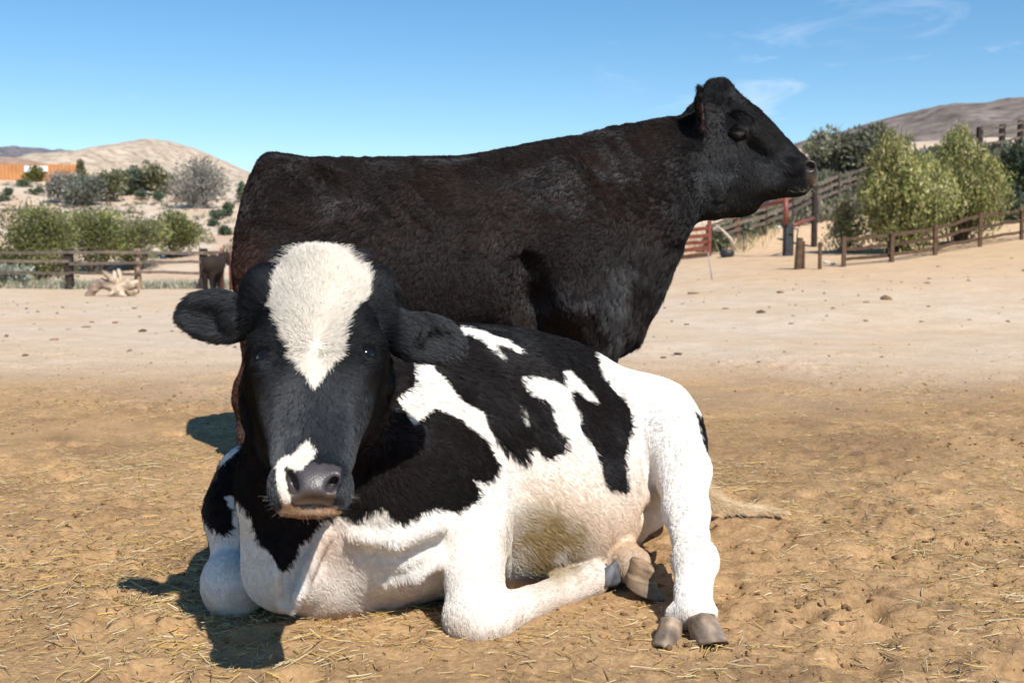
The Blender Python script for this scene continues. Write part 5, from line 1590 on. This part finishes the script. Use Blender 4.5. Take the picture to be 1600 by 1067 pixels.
for a_, b_, c_, e_ in ((47, 55, 262, 263.3), (48.5, 49.5, 262, 267), (52, 53.2, 264, 268), (60.5, 62, 260.5, 268), (63, 69, 263, 264.2), (65.5, 67, 263, 267)):
    X0, X1 = at(a_, 265, oy)[0], at(b_, 265, oy)[0]; Z0, Z1 = at(60, e_, oy)[2], at(60, c_, oy)[2]
    mb.box(((X0 + X1) / 2, oy - .145, (Z0 + Z1) / 2), ((X1 - X0) / 2, .012, (Z1 - Z0) / 2), c_=(.16, .22, .22))
mb.build('dark_marks', M['plain'], pn_)

# ------------------------------------------------------------------ driftwood stump
sp0 = hit(178, 463, 20); sk_ = ppm(sp0[1])
def W_(px, py, dy=0.0): return at(px, py, sp0[1] + dy)
f = Field(np.arange(W_(128, 460)[0], W_(224, 460)[0], .022), np.arange(sp0[1] - .7, sp0[1] + .7, .024), np.arange(-.06, 1.1, .022))
f.chain([W_(139, 461), W_(147, 450), W_(160, 443), W_(176, 446), W_(190, 452)], [.11, .125, .13, .14, .16], k=.05)
for pts_, r_ in ((((180, 450, 0), (176, 436, -.1), (165, 428, -.15), (160, 424, -.2)), (.13, .10, .06, .03)), (((185, 448, .1), (180, 432, .1), (178, 423, .15)), (.13, .08, .03)), (((188, 450, 0), (189, 434, -.05), (185, 422, 0)), (.12, .06, .03)),
                 (((195, 452, -.1), (206, 444, -.25), (214, 440, -.3)), (.14, .09, .04)), (((195, 455, 0), (207, 458, -.2), (216, 456, -.3)), (.13, .07, .05)), (((185, 455, -.2), (190, 460, -.45), (196, 462, -.55)), (.12, .08, .03)),
                 (((180, 455, -.1), (172, 460, -.35), (168, 462, -.4)), (.11, .06, .03)), (((190, 450, .2), (200, 438, .35), (204, 432, .4)), (.12, .07, .03))):
    f.chain([W_(a_, b_, c_) for a_, b_, c_ in pts_], list(r_), k=.04)
V, Q = f.net(1); N = vnormals(V, Q)
V = V + (N * (fbm(V, 6, 4, 77) * .06)[:, None]).astype(np.float32)
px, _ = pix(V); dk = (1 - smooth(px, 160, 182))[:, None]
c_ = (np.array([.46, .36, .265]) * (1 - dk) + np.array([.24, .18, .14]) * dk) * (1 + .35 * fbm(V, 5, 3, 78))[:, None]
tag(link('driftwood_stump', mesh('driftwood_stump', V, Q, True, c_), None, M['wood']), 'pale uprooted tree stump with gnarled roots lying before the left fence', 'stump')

# ------------------------------------------------------------------ donkey
dp = hit(322, 456, 20); dy_ = dp[1]
def K_(px, py, d=0.0): return at(px, py, dy_ + d)
f = Field(np.arange(K_(300, 400)[0], K_(362, 400)[0], .017), np.arange(dy_ - .5, dy_ + 1.5, .024), np.arange(-.03, 1.55, .018))
f.chain([K_(327, 414, 0), K_(334, 413, .45), K_(340, 413, .9)], [.27, .29, .25], k=.06)            # barrel, running away from the viewer
f.chain([K_(341, 410, .9), K_(348, 402, 1.15), K_(353, 399, 1.25)], [.18, .14, .12], k=.06)
f.chain([K_(353, 400, 1.25), K_(357, 412, 1.3)], [.11, .07], k=.04)
for a_, d2 in ((319, 0), (329, 0), (334, .85), (341, .85)):
    f.chain([K_(a_ + 2, 424, d2), K_(a_ + 1, 436, d2 - .03), K_(a_ + (1 if d2 else 2), 446, d2), K_(a_ + 2, 454.5 - d2 * .5, d2)], [.15, .075, .055, .05], k=.05)
f.chain([K_(316, 410, -.16), K_(314, 424, -.26), K_(313, 436, -.26)], [.05, .035, .03], k=.03)
for s_ in (-1, 1): f.chain([K_(352 + s_ * 2, 397, 1.2), K_(352 + s_ * 3, 390, 1.2)], [.045, .02], k=.02)
V, Q = f.net(2)
hz = V[:, 2]; leg = (1 - smooth(hz, .42, .62))[:, None]
c_ = np.array([.030, .019, .0145]) * (1 - leg) + np.array([.016, .012, .011]) * leg
c_ = c_ * (1 + .25 * fbm(V, 5, 2, 79))[:, None]
dk_ = empty('donkey', (dp[0], dy_, 0), 'small dark brown donkey standing turned away at the left fence', 'donkey')
link('body', mesh('body', V, Q, True, c_), dk_, M['plain'])
n = 500
P_ = K_(313, 436, -.26) + rng.standard_normal((n, 3)) * .02
fur('tail_tuft', P_, np.tile([0, -1.0, 0], (n, 1)), np.tile([-.1, 0, -1.0], (n, 1)) + .1 * rng.standard_normal((n, 3)), rng.uniform(.1, .3, n), .15, .003, np.tile([.03, .022, .02], (n, 1)), dk_, M['fur'])
